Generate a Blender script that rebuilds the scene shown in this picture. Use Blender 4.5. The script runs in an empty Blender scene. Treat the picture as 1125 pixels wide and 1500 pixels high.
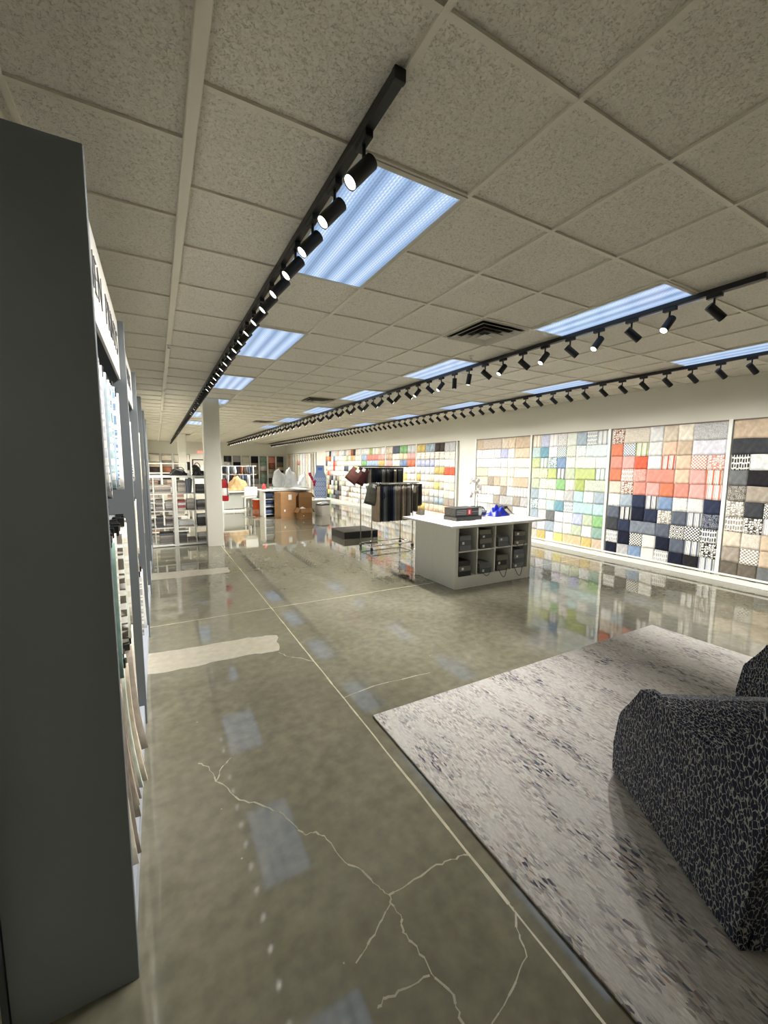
import bpy, bmesh, math, random
from mathutils import Vector, Matrix
R = math.radians
rnd = random.Random(7)
sc = bpy.context.scene
col = sc.collection

# ------------------------------------------------------------------ camera
CAM_H, CEIL = 1.70, 3.03
yaw, pit, rol = R(29.05), R(-6.416), R(0.416)
fwd = Vector((math.sin(yaw)*math.cos(pit), math.cos(yaw)*math.cos(pit), math.sin(pit)))
rt = Vector((math.cos(yaw), -math.sin(yaw), 0)); up = rt.cross(fwd)
rt2 = rt*math.cos(rol)+up*math.sin(rol); up2 = -rt*math.sin(rol)+up*math.cos(rol)
cd = bpy.data.cameras.new('camera'); cam = bpy.data.objects.new('camera', cd); col.objects.link(cam)
cam.matrix_world = Matrix(((rt2.x, up2.x, -fwd.x, 0), (rt2.y, up2.y, -fwd.y, 0), (rt2.z, up2.z, -fwd.z, CAM_H), (0, 0, 0, 1)))
cd.sensor_fit = 'VERTICAL'; cd.sensor_height = 24; cd.lens = 598.1*24/1500; cd.clip_start = .02
sc.camera = cam
# ------------------------------------------------------------------ light set-up
w = bpy.data.worlds.new('world'); sc.world = w; w.use_nodes = True
w.node_tree.nodes['Background'].inputs[0].default_value = (.5, .5, .48, 1)
w.node_tree.nodes['Background'].inputs[1].default_value = .05
sc.view_settings.view_transform = 'Standard'; sc.view_settings.look = 'None'
sc.view_settings.gamma = 1; sc.view_settings.use_curve_mapping = False
sc.view_settings.exposure = 0.6
SPOT_L, SPOT_M, SPOT_R = 44.0, 126.0, 12.5
TROFFER = .68

# ------------------------------------------------------------------ helpers
def lin(c):
    return tuple((v/255/12.92 if v/255 <= .04045 else ((v/255+.055)/1.055)**2.4) for v in c)
class MB:
    def __init__(s): s.b = bmesh.new(); s.mi = 0
    def box(s, x0, x1, y0, y1, z0, z1, bev=0):
        m = Matrix.Translation(((x0+x1)/2, (y0+y1)/2, (z0+z1)/2)) @ Matrix.Diagonal((abs(x1-x0), abs(y1-y0), abs(z1-z0), 1))
        r = bmesh.ops.create_cube(s.b, size=1, matrix=m)
        fs = list({f for v in r['verts'] for f in v.link_faces})
        for f in fs: f.material_index = s.mi
        if bev:
            es = list({e for f in fs for e in f.edges})
            bmesh.ops.bevel(s.b, geom=es, offset=bev, segments=2, affect='EDGES', profile=.5)
        return s
    def obox(s, M, sx, sy, sz, bev=0):
        r = bmesh.ops.create_cube(s.b, size=1, matrix=M @ Matrix.Diagonal((sx, sy, sz, 1)))
        fs = list({f for v in r['verts'] for f in v.link_faces})
        for f in fs: f.material_index = s.mi
        if bev:
            es = list({e for f in fs for e in f.edges})
            bmesh.ops.bevel(s.b, geom=es, offset=bev, segments=2, affect='EDGES', profile=.5)
        return s
    def cone(s, p, q, r0, r1=None, n=14, caps=True):
        p, q = Vector(p), Vector(q); d = q-p; r1 = r0 if r1 is None else r1
        M = Matrix.Translation((p+q)/2) @ d.to_track_quat('Z', 'Y').to_matrix().to_4x4()
        r = bmesh.ops.create_cone(s.b, cap_ends=caps, segments=n, radius1=r0, radius2=r1, depth=d.length, matrix=M)
        for v in r['verts']:
            for f in v.link_faces: f.material_index = s.mi; f.smooth = len(f.verts) == 4
        return s
    def ball(s, p, r, sc3=(1, 1, 1), n=10, rot=None):
        M = Matrix.Translation(p) @ (rot or Matrix()) @ Matrix.Diagonal((*sc3, 1))
        q = bmesh.ops.create_uvsphere(s.b, u_segments=n+2, v_segments=n, radius=r, matrix=M)
        for v in q['verts']:
            for f in v.link_faces: f.material_index = s.mi; f.smooth = True
        return s
    def tube(s, pts, r, n=8):
        for a, b in zip(pts, pts[1:]): s.cone(a, b, r, r, n)
        for p in pts[1:-1]: s.ball(p, r, n=6)
        return s
    def prism(s, prof, y0, y1, ax='y'):   # profile polygon extruded
        f = (lambda a, b, t: (a, t, b)) if ax == 'y' else ((lambda a, b, t: (t, a, b)) if ax == 'x' else (lambda a, b, t: (a, b, t)))
        v0 = [s.b.verts.new(f(a, b, y0)) for a, b in prof]; v1 = [s.b.verts.new(f(a, b, y1)) for a, b in prof]
        fs = [s.b.faces.new(v0), s.b.faces.new(v1[::-1])]
        n = len(prof)
        for i in range(n): fs.append(s.b.faces.new((v0[i], v1[i], v1[(i+1) % n], v0[(i+1) % n])))
        for q in fs: q.material_index = s.mi
        return s
    def lathe(s, prof, c=(0, 0, 0), n=20):
        rings = [[s.b.verts.new((c[0]+r*math.cos(2*math.pi*k/n), c[1]+r*math.sin(2*math.pi*k/n), c[2]+z)) for k in range(n)] for r, z in prof]
        for a, b in zip(rings, rings[1:]):
            for k in range(n):
                f = s.b.faces.new((a[k], a[(k+1) % n], b[(k+1) % n], b[k])); f.smooth = True; f.material_index = s.mi
        for rg in (rings[0][::-1], rings[-1]):
            f = s.b.faces.new(rg); f.material_index = s.mi
        return s
    def grid(s, fn, nu, nv):              # fn(u,v)->xyz
        V = [[s.b.verts.new(fn(i/nu, j/nv)) for j in range(nv+1)] for i in range(nu+1)]
        for i in range(nu):
            for j in range(nv):
                f = s.b.faces.new((V[i][j], V[i+1][j], V[i+1][j+1], V[i][j+1])); f.smooth = True; f.material_index = s.mi
        return s
    def sheet(s, fn, nu, nv, th):         # closed thin sheet; fn(u,v)->(point, normal)
        A = [[None]*(nv+1) for _ in range(nu+1)]; B = [[None]*(nv+1) for _ in range(nu+1)]
        for i in range(nu+1):
            for j in range(nv+1):
                p, n = fn(i/nu, j/nv); p = Vector(p); n = Vector(n)
                A[i][j] = s.b.verts.new(p+n*th/2); B[i][j] = s.b.verts.new(p-n*th/2)
        def q(*v):
            f = s.b.faces.new(v); f.material_index = s.mi; return f
        for i in range(nu):
            for j in range(nv):
                q(A[i][j], A[i+1][j], A[i+1][j+1], A[i][j+1]).smooth = True
                q(B[i][j], B[i][j+1], B[i+1][j+1], B[i+1][j]).smooth = True
        for i in range(nu):
            q(A[i][0], B[i][0], B[i+1][0], A[i+1][0]); q(A[i][nv], A[i+1][nv], B[i+1][nv], B[i][nv])
        for j in range(nv):
            q(A[0][j], A[0][j+1], B[0][j+1], B[0][j]); q(A[nu][j], B[nu][j], B[nu][j+1], A[nu][j+1])
        return s
    def mesh(s, name, mats):
        bmesh.ops.recalc_face_normals(s.b, faces=s.b.faces)
        me = bpy.data.meshes.new(name); s.b.to_mesh(me); s.b.free()
        for m in (mats if isinstance(mats, (list, tuple)) else [mats]): me.materials.append(m)
        return me
    def build(s, name, mats, parent=None):
        o = bpy.data.objects.new(name, s.mesh(name, mats)); col.objects.link(o)
        if parent: o.parent = parent
        return o
def tag(o, label=None, cat=None, group=None, kind=None):
    if label: o['label'] = label
    if cat: o['category'] = cat
    if group: o['group'] = group
    if kind: o['kind'] = kind
    return o
def empty(name, loc=(0, 0, 0), rz=0, label=None, cat=None, group=None):
    o = bpy.data.objects.new(name, None); col.objects.link(o); o.location = loc; o.rotation_euler.z = rz
    o.empty_display_size = .1
    return tag(o, label, cat, group)
def copy_tree(o, parent=None):
    c = o.copy(); col.objects.link(c)
    if parent: c.parent = parent
    for ch in o.children: copy_tree(ch, c)
    return c
ORD = 'zero first second third fourth fifth sixth seventh eighth ninth tenth eleventh twelfth thirteenth fourteenth fifteenth sixteenth seventeenth eighteenth nineteenth'.split()
TENS = {20: 'twent', 30: 'thirt', 40: 'fort', 50: 'fift', 60: 'sixt', 70: 'sevent', 80: 'eight', 90: 'ninet'}
def ordw(n):
    if n < 20: return ORD[n]
    t, u = n//10*10, n % 10
    return TENS[t]+('ieth' if u == 0 else 'y-'+ORD[u])

# ------------------------------------------------------------------ materials
_mc = {}
def M(name, rgb, rough=.5, metal=0, spec=.5, **k):
    if name in _mc: return _mc[name]
    m = bpy.data.materials.new(name); m.use_nodes = True; nt = m.node_tree; b = nt.nodes['Principled BSDF']
    c = lin(rgb); b.inputs['Base Color'].default_value = (*c, 1); b.inputs['Roughness'].default_value = rough
    b.inputs['Metallic'].default_value = metal; b.inputs['Specular IOR Level'].default_value = spec
    if k.get('alpha') is not None: b.inputs['Alpha'].default_value = k['alpha']
    if k.get('trans'): b.inputs['Transmission Weight'].default_value = k['trans']
    if k.get('emit'):
        b.inputs['Emission Color'].default_value = (*lin(k['emit'][0]), 1); b.inputs['Emission Strength'].default_value = k['emit'][1]
    if k.get('noise'):                     # mottled variation: (scale, amount)
        s_, a_ = k['noise']
        tc = nt.nodes.new('ShaderNodeTexCoord'); n = nt.nodes.new('ShaderNodeTexNoise'); n.inputs['Scale'].default_value = s_
        n.inputs['Detail'].default_value = 4; nt.links.new(tc.outputs['Object'], n.inputs['Vector'])
        r = nt.nodes.new('ShaderNodeValToRGB'); nt.links.new(n.outputs['Fac'], r.inputs[0])
        r.color_ramp.elements[0].position = .3; r.color_ramp.elements[1].position = .7
        r.color_ramp.elements[0].color = (*[v*(1-a_) for v in c], 1); r.color_ramp.elements[1].color = (*[min(1, v*(1+a_)) for v in c], 1)
        nt.links.new(r.outputs[0], b.inputs['Base Color'])
    _mc[name] = m
    return m
def nodes(m): return m.node_tree.nodes, m.node_tree.links, m.node_tree.nodes['Principled BSDF']
def ramp(N, L, src, stops, const=False):
    r = N.new('ShaderNodeValToRGB'); L.new(src, r.inputs[0]); e = r.color_ramp.elements
    if const: r.color_ramp.interpolation = 'CONSTANT'
    while len(e) < len(stops): e.new(.5)
    for q, (p, c) in zip(e, stops): q.position = p; q.color = (*c, 1) if len(c) == 3 else c
    return r
def mapping(N, L, scale=(1, 1, 1), rot=(0, 0, 0)):
    tc = N.new('ShaderNodeTexCoord'); mp = N.new('ShaderNodeMapping'); L.new(tc.outputs['Object'], mp.inputs[0])
    mp.inputs['Scale'].default_value = scale; mp.inputs['Rotation'].default_value = rot
    return mp
def math_(N, L, op, a, b=None):
    n = N.new('ShaderNodeMath'); n.operation = op
    for i, v in enumerate((a, b)):
        if v is None: continue
        if isinstance(v, (int, float)): n.inputs[i].default_value = v
        else: L.new(v, n.inputs[i])
    return n.outputs[0]
def fabric(ca, cb=None, kind='plain'):
    """woven cloth: colour a with pattern colour b; coordinates: local Y across, Z down the cloth"""
    key = ('fab', ca, cb, kind)
    if key in _mc: return _mc[key]
    m = bpy.data.materials.new('fabric_'+kind); m.use_nodes = True; N, L, b = nodes(m)
    b.inputs['Roughness'].default_value = .85; b.inputs['Specular IOR Level'].default_value = .2
    A = lin(ca); B = lin(cb or tuple(min(255, int(v*1.12)+6) for v in ca))
    if kind == 'plain':
        mp = mapping(N, L, (1, 14, 9)); n = N.new('ShaderNodeTexNoise'); n.inputs['Detail'].default_value = 6; n.inputs['Scale'].default_value = 1.4
        L.new(mp.outputs[0], n.inputs['Vector']); r = ramp(N, L, n.outputs['Fac'], [(.35, A), (.72, B)])
    elif kind == 'stripe':
        mp = mapping(N, L, (0, 1, 0)); sp = N.new('ShaderNodeSeparateXYZ'); L.new(mp.outputs[0], sp.inputs[0])
        t = math_(N, L, 'MULTIPLY', sp.outputs[1], 11.5); t = math_(N, L, 'FRACT', t)
        C = tuple((x+y)/2 for x, y in zip(A, B))
        r = ramp(N, L, t, [(0, A), (.3, B), (.5, C), (.62, B), (.8, A), (.88, B)], True)
    elif kind == 'ikat':
        mp = mapping(N, L, (1, 32, 13)); v = N.new('ShaderNodeTexVoronoi'); v.feature = 'DISTANCE_TO_EDGE'; v.inputs['Scale'].default_value = 1; v.inputs['Randomness'].default_value = .25
        L.new(mp.outputs[0], v.inputs['Vector']); r = ramp(N, L, v.outputs['Distance'], [(.1, B), (.2, A)])
    elif kind == 'print':
        mp = mapping(N, L, (1, 30, 30)); v = N.new('ShaderNodeTexVoronoi'); v.feature = 'DISTANCE_TO_EDGE'; v.inputs['Scale'].default_value = 1; v.inputs['Randomness'].default_value = .6
        L.new(mp.outputs[0], v.inputs['Vector']); r = ramp(N, L, v.outputs['Distance'], [(.07, A), (.13, B), (.3, B), (.36, A)])
    elif kind == 'grid':
        mp = mapping(N, L, (1, 1, 1)); k = N.new('ShaderNodeTexChecker'); k.inputs['Scale'].default_value = 42
        L.new(mp.outputs[0], k.inputs['Vector']); k.inputs['Color1'].default_value = (*A, 1); k.inputs['Color2'].default_value = (*B, 1); r = k
    elif kind == 'swirl':
        mp = mapping(N, L, (1, 9, 9)); n = N.new('ShaderNodeTexNoise'); n.inputs['Detail'].default_value = 2; n.inputs['Distortion'].default_value = 2.2; n.inputs['Scale'].default_value = 1.2
        L.new(mp.outputs[0], n.inputs['Vector']); t = math_(N, L, 'FRACT', math_(N, L, 'MULTIPLY', n.outputs['Fac'], 6)); r = ramp(N, L, t, [(.0, A), (.45, A), (.55, B), (.95, B)])
    elif kind == 'geo':
        mp = mapping(N, L, (1, 1, 1)); v = N.new('ShaderNodeTexVoronoi'); v.feature = 'F1'; v.inputs['Randomness'].default_value = 0; v.inputs['Scale'].default_value = 9
        L.new(mp.outputs[0], v.inputs['Vector']); t = math_(N, L, 'FRACT', math_(N, L, 'MULTIPLY', v.outputs['Distance'], 5)); r = ramp(N, L, t, [(.45, A), (.55, B)])
    L.new(r.outputs[0], b.inputs['Base Color'])
    mp2 = mapping(N, L, (7, 7, 5)); n2 = N.new('ShaderNodeTexNoise'); n2.inputs['Scale'].default_value = 1.6; n2.inputs['Detail'].default_value = 3; L.new(mp2.outputs[0], n2.inputs['Vector'])
    bp = N.new('ShaderNodeBump'); bp.inputs['Strength'].default_value = .35; bp.inputs['Distance'].default_value = .03; L.new(n2.outputs['Fac'], bp.inputs['Height']); L.new(bp.outputs[0], b.inputs['Normal'])
    _mc[key] = m
    return m

white = M('white_laminate', (232, 232, 226), .35)
wallm = M('wall_paint', (222, 220, 208), .8, noise=(.7, .02))
ceilbar = M('ceiling_bar_paint', (222, 217, 200), .5)
black = M('black_metal', (14, 14, 15), .45)
blackp = M('black_plastic', (20, 20, 22), .35)
chrome = M('chrome', (210, 212, 215), .18, 1)
greyp = M('slate_grey_panel', (116, 122, 126), .7)
darkp = M('slate_back_panel', (96, 102, 108), .7)
card = M('cardboard', (168, 128, 88), .8, noise=(9, .06))
cardtape = M('packing_tape', (190, 150, 104), .35)
paper = M('white_paper', (240, 240, 238), .7)
glow = M('lamp_glow', (255, 255, 250), .5, emit=((255, 250, 238), 2.6))
red = M('red_enamel', (178, 22, 34), .3)
steel = M('brushed_steel', (150, 152, 150), .35, .8)

# ceiling tile
ct = M('ceiling_tile', (196, 190, 172), .9); N, L, b = nodes(ct)
mp = mapping(N, L, (1, 1, 1)); n = N.new('ShaderNodeTexNoise'); n.inputs['Scale'].default_value = 85; n.inputs['Detail'].default_value = 3; n.inputs['Distortion'].default_value = 1.2
L.new(mp.outputs[0], n.inputs['Vector'])
v = N.new('ShaderNodeTexVoronoi'); v.feature = 'DISTANCE_TO_EDGE'; v.inputs['Scale'].default_value = 52; mx = N.new('ShaderNodeMixRGB'); mx.inputs[0].default_value = .18
L.new(mp.outputs[0], mx.inputs[1]); L.new(n.outputs['Color'], mx.inputs[2]); L.new(mx.outputs[0], v.inputs['Vector'])
hh = math_(N, L, 'MULTIPLY', n.outputs['Fac'], 1.0)
r = ramp(N, L, hh, [(.33, lin((192, 187, 172))), (.43, lin((222, 217, 203))), (.7, lin((233, 229, 216)))]); L.new(r.outputs[0], b.inputs['Base Color'])
rb = ramp(N, L, hh, [(.34, (0, 0, 0)), (.5, (1, 1, 1))])
bp = N.new('ShaderNodeBump'); bp.inputs['Strength'].default_value = .6; bp.inputs['Distance'].default_value = .006; L.new(rb.outputs[0], bp.inputs['Height']); L.new(bp.outputs[0], b.inputs['Normal'])

# polished concrete
fl = M('polished_concrete', (128, 124, 108), .1); N, L, b = nodes(fl)
b.inputs['Specular IOR Level'].default_value = 1.0
mp = mapping(N, L); n1 = N.new('ShaderNodeTexNoise'); n1.inputs['Scale'].default_value = .7; n1.inputs['Detail'].default_value = 8; n1.inputs['Roughness'].default_value = .6; n1.inputs['Distortion'].default_value = .4; L.new(mp.outputs[0], n1.inputs['Vector'])
n2 = N.new('ShaderNodeTexNoise'); n2.inputs['Scale'].default_value = 14; n2.inputs['Detail'].default_value = 8; L.new(mp.outputs[0], n2.inputs['Vector'])
r1 = ramp(N, L, n1.outputs['Fac'], [(.32, lin((110, 107, 92))), (.5, lin((127, 124, 108))), (.68, lin((143, 140, 126)))])
r2 = ramp(N, L, n2.outputs['Fac'], [(.3, (.74, .74, .74)), (.7, (1.05, 1.04, 1.02))])
mm = N.new('ShaderNodeMixRGB'); mm.blend_type = 'MULTIPLY'; mm.inputs[0].default_value = 1; L.new(r1.outputs[0], mm.inputs[1]); L.new(r2.outputs[0], mm.inputs[2])
sp_ = N.new('ShaderNodeTexVoronoi'); sp_.inputs['Scale'].default_value = 5.5; L.new(mp.outputs[0], sp_.inputs['Vector'])
rs = ramp(N, L, sp_.outputs['Distance'], [(.018, (1, 1, 1)), (.03, (0, 0, 0))])
mm2 = N.new('ShaderNodeMixRGB'); L.new(rs.outputs[0], mm2.inputs[0]); L.new(mm.outputs[0], mm2.inputs[1]); mm2.inputs[2].default_value = (*lin((176, 172, 158)), 1); L.new(mm2.outputs[0], b.inputs['Base Color'])
rr = ramp(N, L, n1.outputs['Fac'], [(.3, (.03,)*3), (.7, (.075,)*3)]); L.new(rr.outputs[0], b.inputs['Roughness'])
patchm = M('concrete_patch', (182, 176, 160), .3, noise=(16, .14))
jointm = M('joint_filler', (190, 184, 160), .4, noise=(20, .15))
crackm = M('crack_filler', (172, 167, 148), .35, noise=(12, .15))

# rug
rg = M('woven_rug', (180, 176, 172), .95, spec=.1); N, L, b = nodes(rg)
mp = mapping(N, L, (115, 34, 1)); vo = N.new('ShaderNodeTexVoronoi'); vo.inputs['Scale'].default_value = 1.0; L.new(mp.outputs[0], vo.inputs['Vector'])
sepc = N.new('ShaderNodeSeparateXYZ'); L.new(vo.outputs['Color'], sepc.inputs[0])
big = N.new('ShaderNodeTexNoise'); big.inputs['Scale'].default_value = 2.1; big.inputs['Detail'].default_value = 5; mpb = mapping(N, L, (1.3, .6, 1)); L.new(mpb.outputs[0], big.inputs['Vector'])
val = math_(N, L, 'ADD', sepc.outputs[0], math_(N, L, 'MULTIPLY', math_(N, L, 'SUBTRACT', big.outputs['Fac'], .5), 1.25))
cr_ = ramp(N, L, val, [(0, lin((212, 208, 203))), (.22, lin((196, 193, 189))), (.42, lin((178, 175, 174))), (.6, lin((200, 186, 178))), (.7, lin((160, 156, 158))), (.87, lin((150, 138, 132))), (.95, lin((108, 111, 124))), (1.0, lin((84, 86, 100)))])
cr_.color_ramp.interpolation = 'CONSTANT'
mpf = mapping(N, L, (160, 40, 1)); nf = N.new('ShaderNodeTexNoise'); nf.inputs['Scale'].default_value = 1; nf.inputs['Detail'].default_value = 3; L.new(mpf.outputs[0], nf.inputs['Vector'])
rf_ = ramp(N, L, nf.outputs['Fac'], [(.3, (.86, .86, .86)), (.7, (1.06, 1.06, 1.06))])
mpw = mapping(N, L, (9, 3.5, 1)); nw = N.new('ShaderNodeTexNoise'); nw.inputs['Scale'].default_value = 1; nw.inputs['Detail'].default_value = 6; L.new(mpw.outputs[0], nw.inputs['Vector'])
rw = ramp(N, L, nw.outputs['Fac'], [(.42, (0, 0, 0)), (.62, (.85, .85, .85))])
ml = N.new('ShaderNodeMixRGB'); L.new(rw.outputs[0], ml.inputs[0]); L.new(cr_.outputs[0], ml.inputs[1]); ml.inputs[2].default_value = (*lin((203, 200, 197)), 1)
mu = N.new('ShaderNodeMixRGB'); mu.blend_type = 'MULTIPLY'; mu.inputs[0].default_value = 1; L.new(ml.outputs[0], mu.inputs[1]); L.new(rf_.outputs[0], mu.inputs[2]); L.new(mu.outputs[0], b.inputs['Base Color'])
bp = N.new('ShaderNodeBump'); bp.inputs['Strength'].default_value = .5; bp.inputs['Distance'].default_value = .004; L.new(nf.outputs['Fac'], bp.inputs['Height']); L.new(bp.outputs[0], b.inputs['Normal'])

# leopard upholstery
lp = M('spotted_upholstery', (30, 32, 46), .9, spec=.2); N, L, b = nodes(lp)
mp = mapping(N, L, (1, 1, .52)); nn = N.new('ShaderNodeTexNoise'); nn.inputs['Scale'].default_value = 34; nn.inputs['Detail'].default_value = 2; L.new(mp.outputs[0], nn.inputs['Vector'])
mx = N.new('ShaderNodeMixRGB'); mx.blend_type = 'ADD'; mx.inputs[0].default_value = .022; L.new(mp.outputs[0], mx.inputs[1]); L.new(nn.outputs['Color'], mx.inputs[2])
vo = N.new('ShaderNodeTexVoronoi'); vo.feature = 'DISTANCE_TO_EDGE'; vo.inputs['Scale'].default_value = 66; L.new(mx.outputs[0], vo.inputs['Vector'])
gap = N.new('ShaderNodeTexNoise'); gap.inputs['Scale'].default_value = 90; L.new(mp.outputs[0], gap.inputs['Vector'])
t = math_(N, L, 'ADD', vo.outputs['Distance'], math_(N, L, 'MULTIPLY', math_(N, L, 'SUBTRACT', gap.outputs['Fac'], .5), .35))
r = ramp(N, L, t, [(.03, lin((172, 172, 166))), (.065, lin((22, 26, 48)))]); L.new(r.outputs[0], b.inputs['Base Color'])
bp = N.new('ShaderNodeBump'); bp.inputs['Strength'].default_value = .4; bp.inputs['Distance'].default_value = .003; L.new(r.outputs[0], bp.inputs['Height']); L.new(bp.outputs[0], b.inputs['Normal'])

b.inputs['Sheen Weight'].default_value = .8; b.inputs['Sheen Roughness'].default_value = .35; b.inputs['Sheen Tint'].default_value = (.75, .8, 1, 1)

# troffer lens: prismatic sheet lit by four tubes
ln = M('prismatic_lens', (200, 215, 240), .3); N, L, b = nodes(ln)
mp = mapping(N, L, (1, 0, 0)); sp2 = N.new('ShaderNodeSeparateXYZ'); L.new(mp.outputs[0], sp2.inputs[0])
wv = math_(N, L, 'ABSOLUTE', math_(N, L, 'SINE', math_(N, L, 'MULTIPLY', sp2.outputs[0], math.pi*4/.56)))
fine = math_(N, L, 'ABSOLUTE', math_(N, L, 'SINE', math_(N, L, 'MULTIPLY', sp2.outputs[0], math.pi*34/.56)))
tcf = mapping(N, L, (70, 70, 1)); ck = N.new('ShaderNodeTexChecker'); ck.inputs['Scale'].default_value = 1; L.new(tcf.outputs[0], ck.inputs['Vector'])
tot = math_(N, L, 'ADD', math_(N, L, 'MULTIPLY', wv, .52), math_(N, L, 'ADD', math_(N, L, 'MULTIPLY', fine, .36), math_(N, L, 'MULTIPLY', ck.outputs['Fac'], .08)))
r = ramp(N, L, tot, [(.1, lin((96, 122, 160))), (.5, lin((140, 172, 214))), (.8, lin((176, 204, 240))), (.95, lin((240, 248, 255)))])
L.new(r.outputs[0], b.inputs['Emission Color']); b.inputs['Emission Strength'].default_value = TROFFER
b.inputs['Base Color'].default_value = (.12, .14, .17, 1)

# ------------------------------------------------------------------ room shell
XL, XR, YF, YB = -.47, 7.47, -2.6, 26.8
def struct(o): return tag(o, kind='structure')
floor = struct(MB().box(XL-.1, XR+.1, YF-.1, YB+.1, -.1, 0).build('floor', fl))
struct(MB().box(XL-.1, XL, YF-.1, YB+.1, 0, CEIL+.2).build('wall_left', wallm))
struct(MB().box(XR, XR+.1, YF-.1, YB+.1, 0, CEIL+.2).build('wall_right', wallm))
struct(MB().box(XL, XR, YB, YB+.1, 0, CEIL+.2).build('wall_back', wallm))
struct(MB().box(XL, XR, YF-.1, YF, 0, CEIL+.2).build('wall_front', wallm))
GX, GY, T = .809, 1.109, .61
cmb = MB().box(XL, XR, YF, YB, CEIL+.012, CEIL+.1)
ceiling = struct(cmb.build('ceiling', ct))
cb = MB()
for i in range(-2, 12):
    x = GX+T*i
    if XL < x < XR and i != -1: cb.box(x-.012, x+.012, YF, YB, CEIL-.001, CEIL+.013)
for j in range(-6, 43):
    y = GY+T*j
    if y < YB: cb.box(.2, XR, y-.012, y+.012, CEIL, CEIL+.013)
    if y+T/2 < YB: cb.box(XL, .2, y+T/2-.012, y+T/2+.012, CEIL, CEIL+.013)
cb.box(XR-.02, XR, YF, YB, CEIL-.002, CEIL+.013).box(XL, XL+.02, YF, YB, CEIL-.002, CEIL+.013).box(XL, XR, YB-.02, YB, CEIL-.002, CEIL+.013)
tb = cb.build('ceiling_grid', ceilbar, ceiling); struct(tb)
rc = MB().box(.158, .205, YF, YB, CEIL-.035, CEIL, .004)
struct(rc.build('trim_1', ceilbar))
struct(MB().box(XL, XL+.012, 9.9, YB, 0, .1).build('baseboard_left', white))
struct(MB().box(XL, XR, YB-.012, YB, 0, .1).build('baseboard_back', white))
struct(MB().box(XR-.045, XR, YF, YB-.02, 0, .125, .004).build('baseboard_right', white))
for k, y in enumerate((9.1, 20.0)):
    struct(MB().box(.87, 1.18, y, y+.31, 0, CEIL+.012, .006).build('column', wallm))
# floor joints, patches and cracks (thin fillings flush with the slab)
def ribbon(mb, pts, w0, z=.0006, jit=.3):
    for k, (a, b_) in enumerate(zip(pts, pts[1:])):
        a, b_ = Vector(a), Vector(b_); d = (b_-a).normalized(); nrm = Vector((-d.y, d.x))*w0*(1+rnd.uniform(-jit, jit))/2
        e = d*w0*.3
        vs = [mb.b.verts.new((*(p), z+.00005*(k % 3))) for p in (a-e+nrm, a-e-nrm, b_+e-nrm, b_+e+nrm)]
        mb.b.faces.new(vs)
    return mb
def wiggle(pts, n=3, a=.012):
    out = []
    for p, q in zip(pts, pts[1:]):
        for k in range(n):
            t = k/n; s_ = 0 if k == 0 else a
            out.append((p[0]+(q[0]-p[0])*t+rnd.uniform(-s_, s_), p[1]+(q[1]-p[1])*t+rnd.uniform(-s_, s_)))
    return out+[pts[-1]]
jm = MB()
ribbon(jm, wiggle([(1.125, y) for y in (-2.5, -1, .5, 1.5, 2.5, 3.4, 4.5, 6, 8, 10, 14, 18, 22, 26)], 8, .002), .011, jit=.35)
ribbon(jm, wiggle([(-.4, 4.79), (1.1, 4.79), (2.2, 4.78), (3.5, 4.77)], 6, .002), .011, jit=.4)
ribbon(jm, wiggle([(5.2, 4.77), (6.3, 4.77), (7.4, 4.77)], 6, .002), .013, jit=.4)
ribbon(jm, wiggle([(-.4, 10.4), (3.5, 10.4), (7.4, 10.4)], 6, .002), .01, jit=.4)
tag(jm.build('floor_joint', jointm, floor), kind='structure')
cm = MB()
for pts in ([(0.13, 2.4), (0.18, 2.34), (0.2, 2.21), (0.25, 2.13), (0.29, 2.02), (0.37, 1.95), (0.45, 1.85), (0.49, 1.75), (0.52, 1.67), (0.57, 1.66), (0.6, 1.6), (0.63, 1.46), (0.68, 1.39), (0.71, 1.3), (0.73, 1.25), (0.72, 1.22)],
            [(0.73, 1.25), (0.82, 1.25), (0.94, 1.26), (1.04, 1.25), (1.12, 1.23)], [(0.72, 1.22), (0.65, 1.18), (0.58, 1.14), (0.52, 1.11)],
            [(0.72, 1.22), (0.73, 1.15), (0.71, 1.11), (0.73, 1.05), (0.73, 0.96), (0.76, 0.88), (0.74, 0.83), (0.76, 0.7), (.8, .5)],
            [(0.72, 0.96), (0.63, 0.97), (0.56, 0.98), (0.53, 0.97)], [(1.13, 0.98), (1.08, .9), (1.05, 0.84), (0.94, 0.8), (0.82, 0.77)],
            [(0.9, 3.58), (0.95, 3.46), (1.05, 3.37), (1.13, 3.23)], [(1.13, 2.62), (1.4, 2.66), (1.9, 2.62)], [(.2, 2.21), (.24, 2.3), (.3, 2.36)]):
    ribbon(cm, wiggle(pts, 4, .006), .0055, .0009, .6)
tag(cm.build('floor_crack', crackm, floor), kind='structure')
pm = MB()
def blob(mb, pts, z=.0004):
    o = wiggle(pts+[pts[0]], 7, .013)[:-1]; mb.b.faces.new([mb.b.verts.new((x, y, z)) for x, y in o])
blob(pm, [(-.3, 4.12), (.17, 4.07), (.72, 4.05), (.98, 3.97), (.91, 3.62), (.57, 3.66), (.17, 3.65), (-.3, 3.7)])
blob(pm, [(-.3, 7.26), (.97, 7.1), (.95, 6.75), (-.3, 6.8)])
tag(pm.build('floor_patch', patchm, floor), kind='structure')

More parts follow.
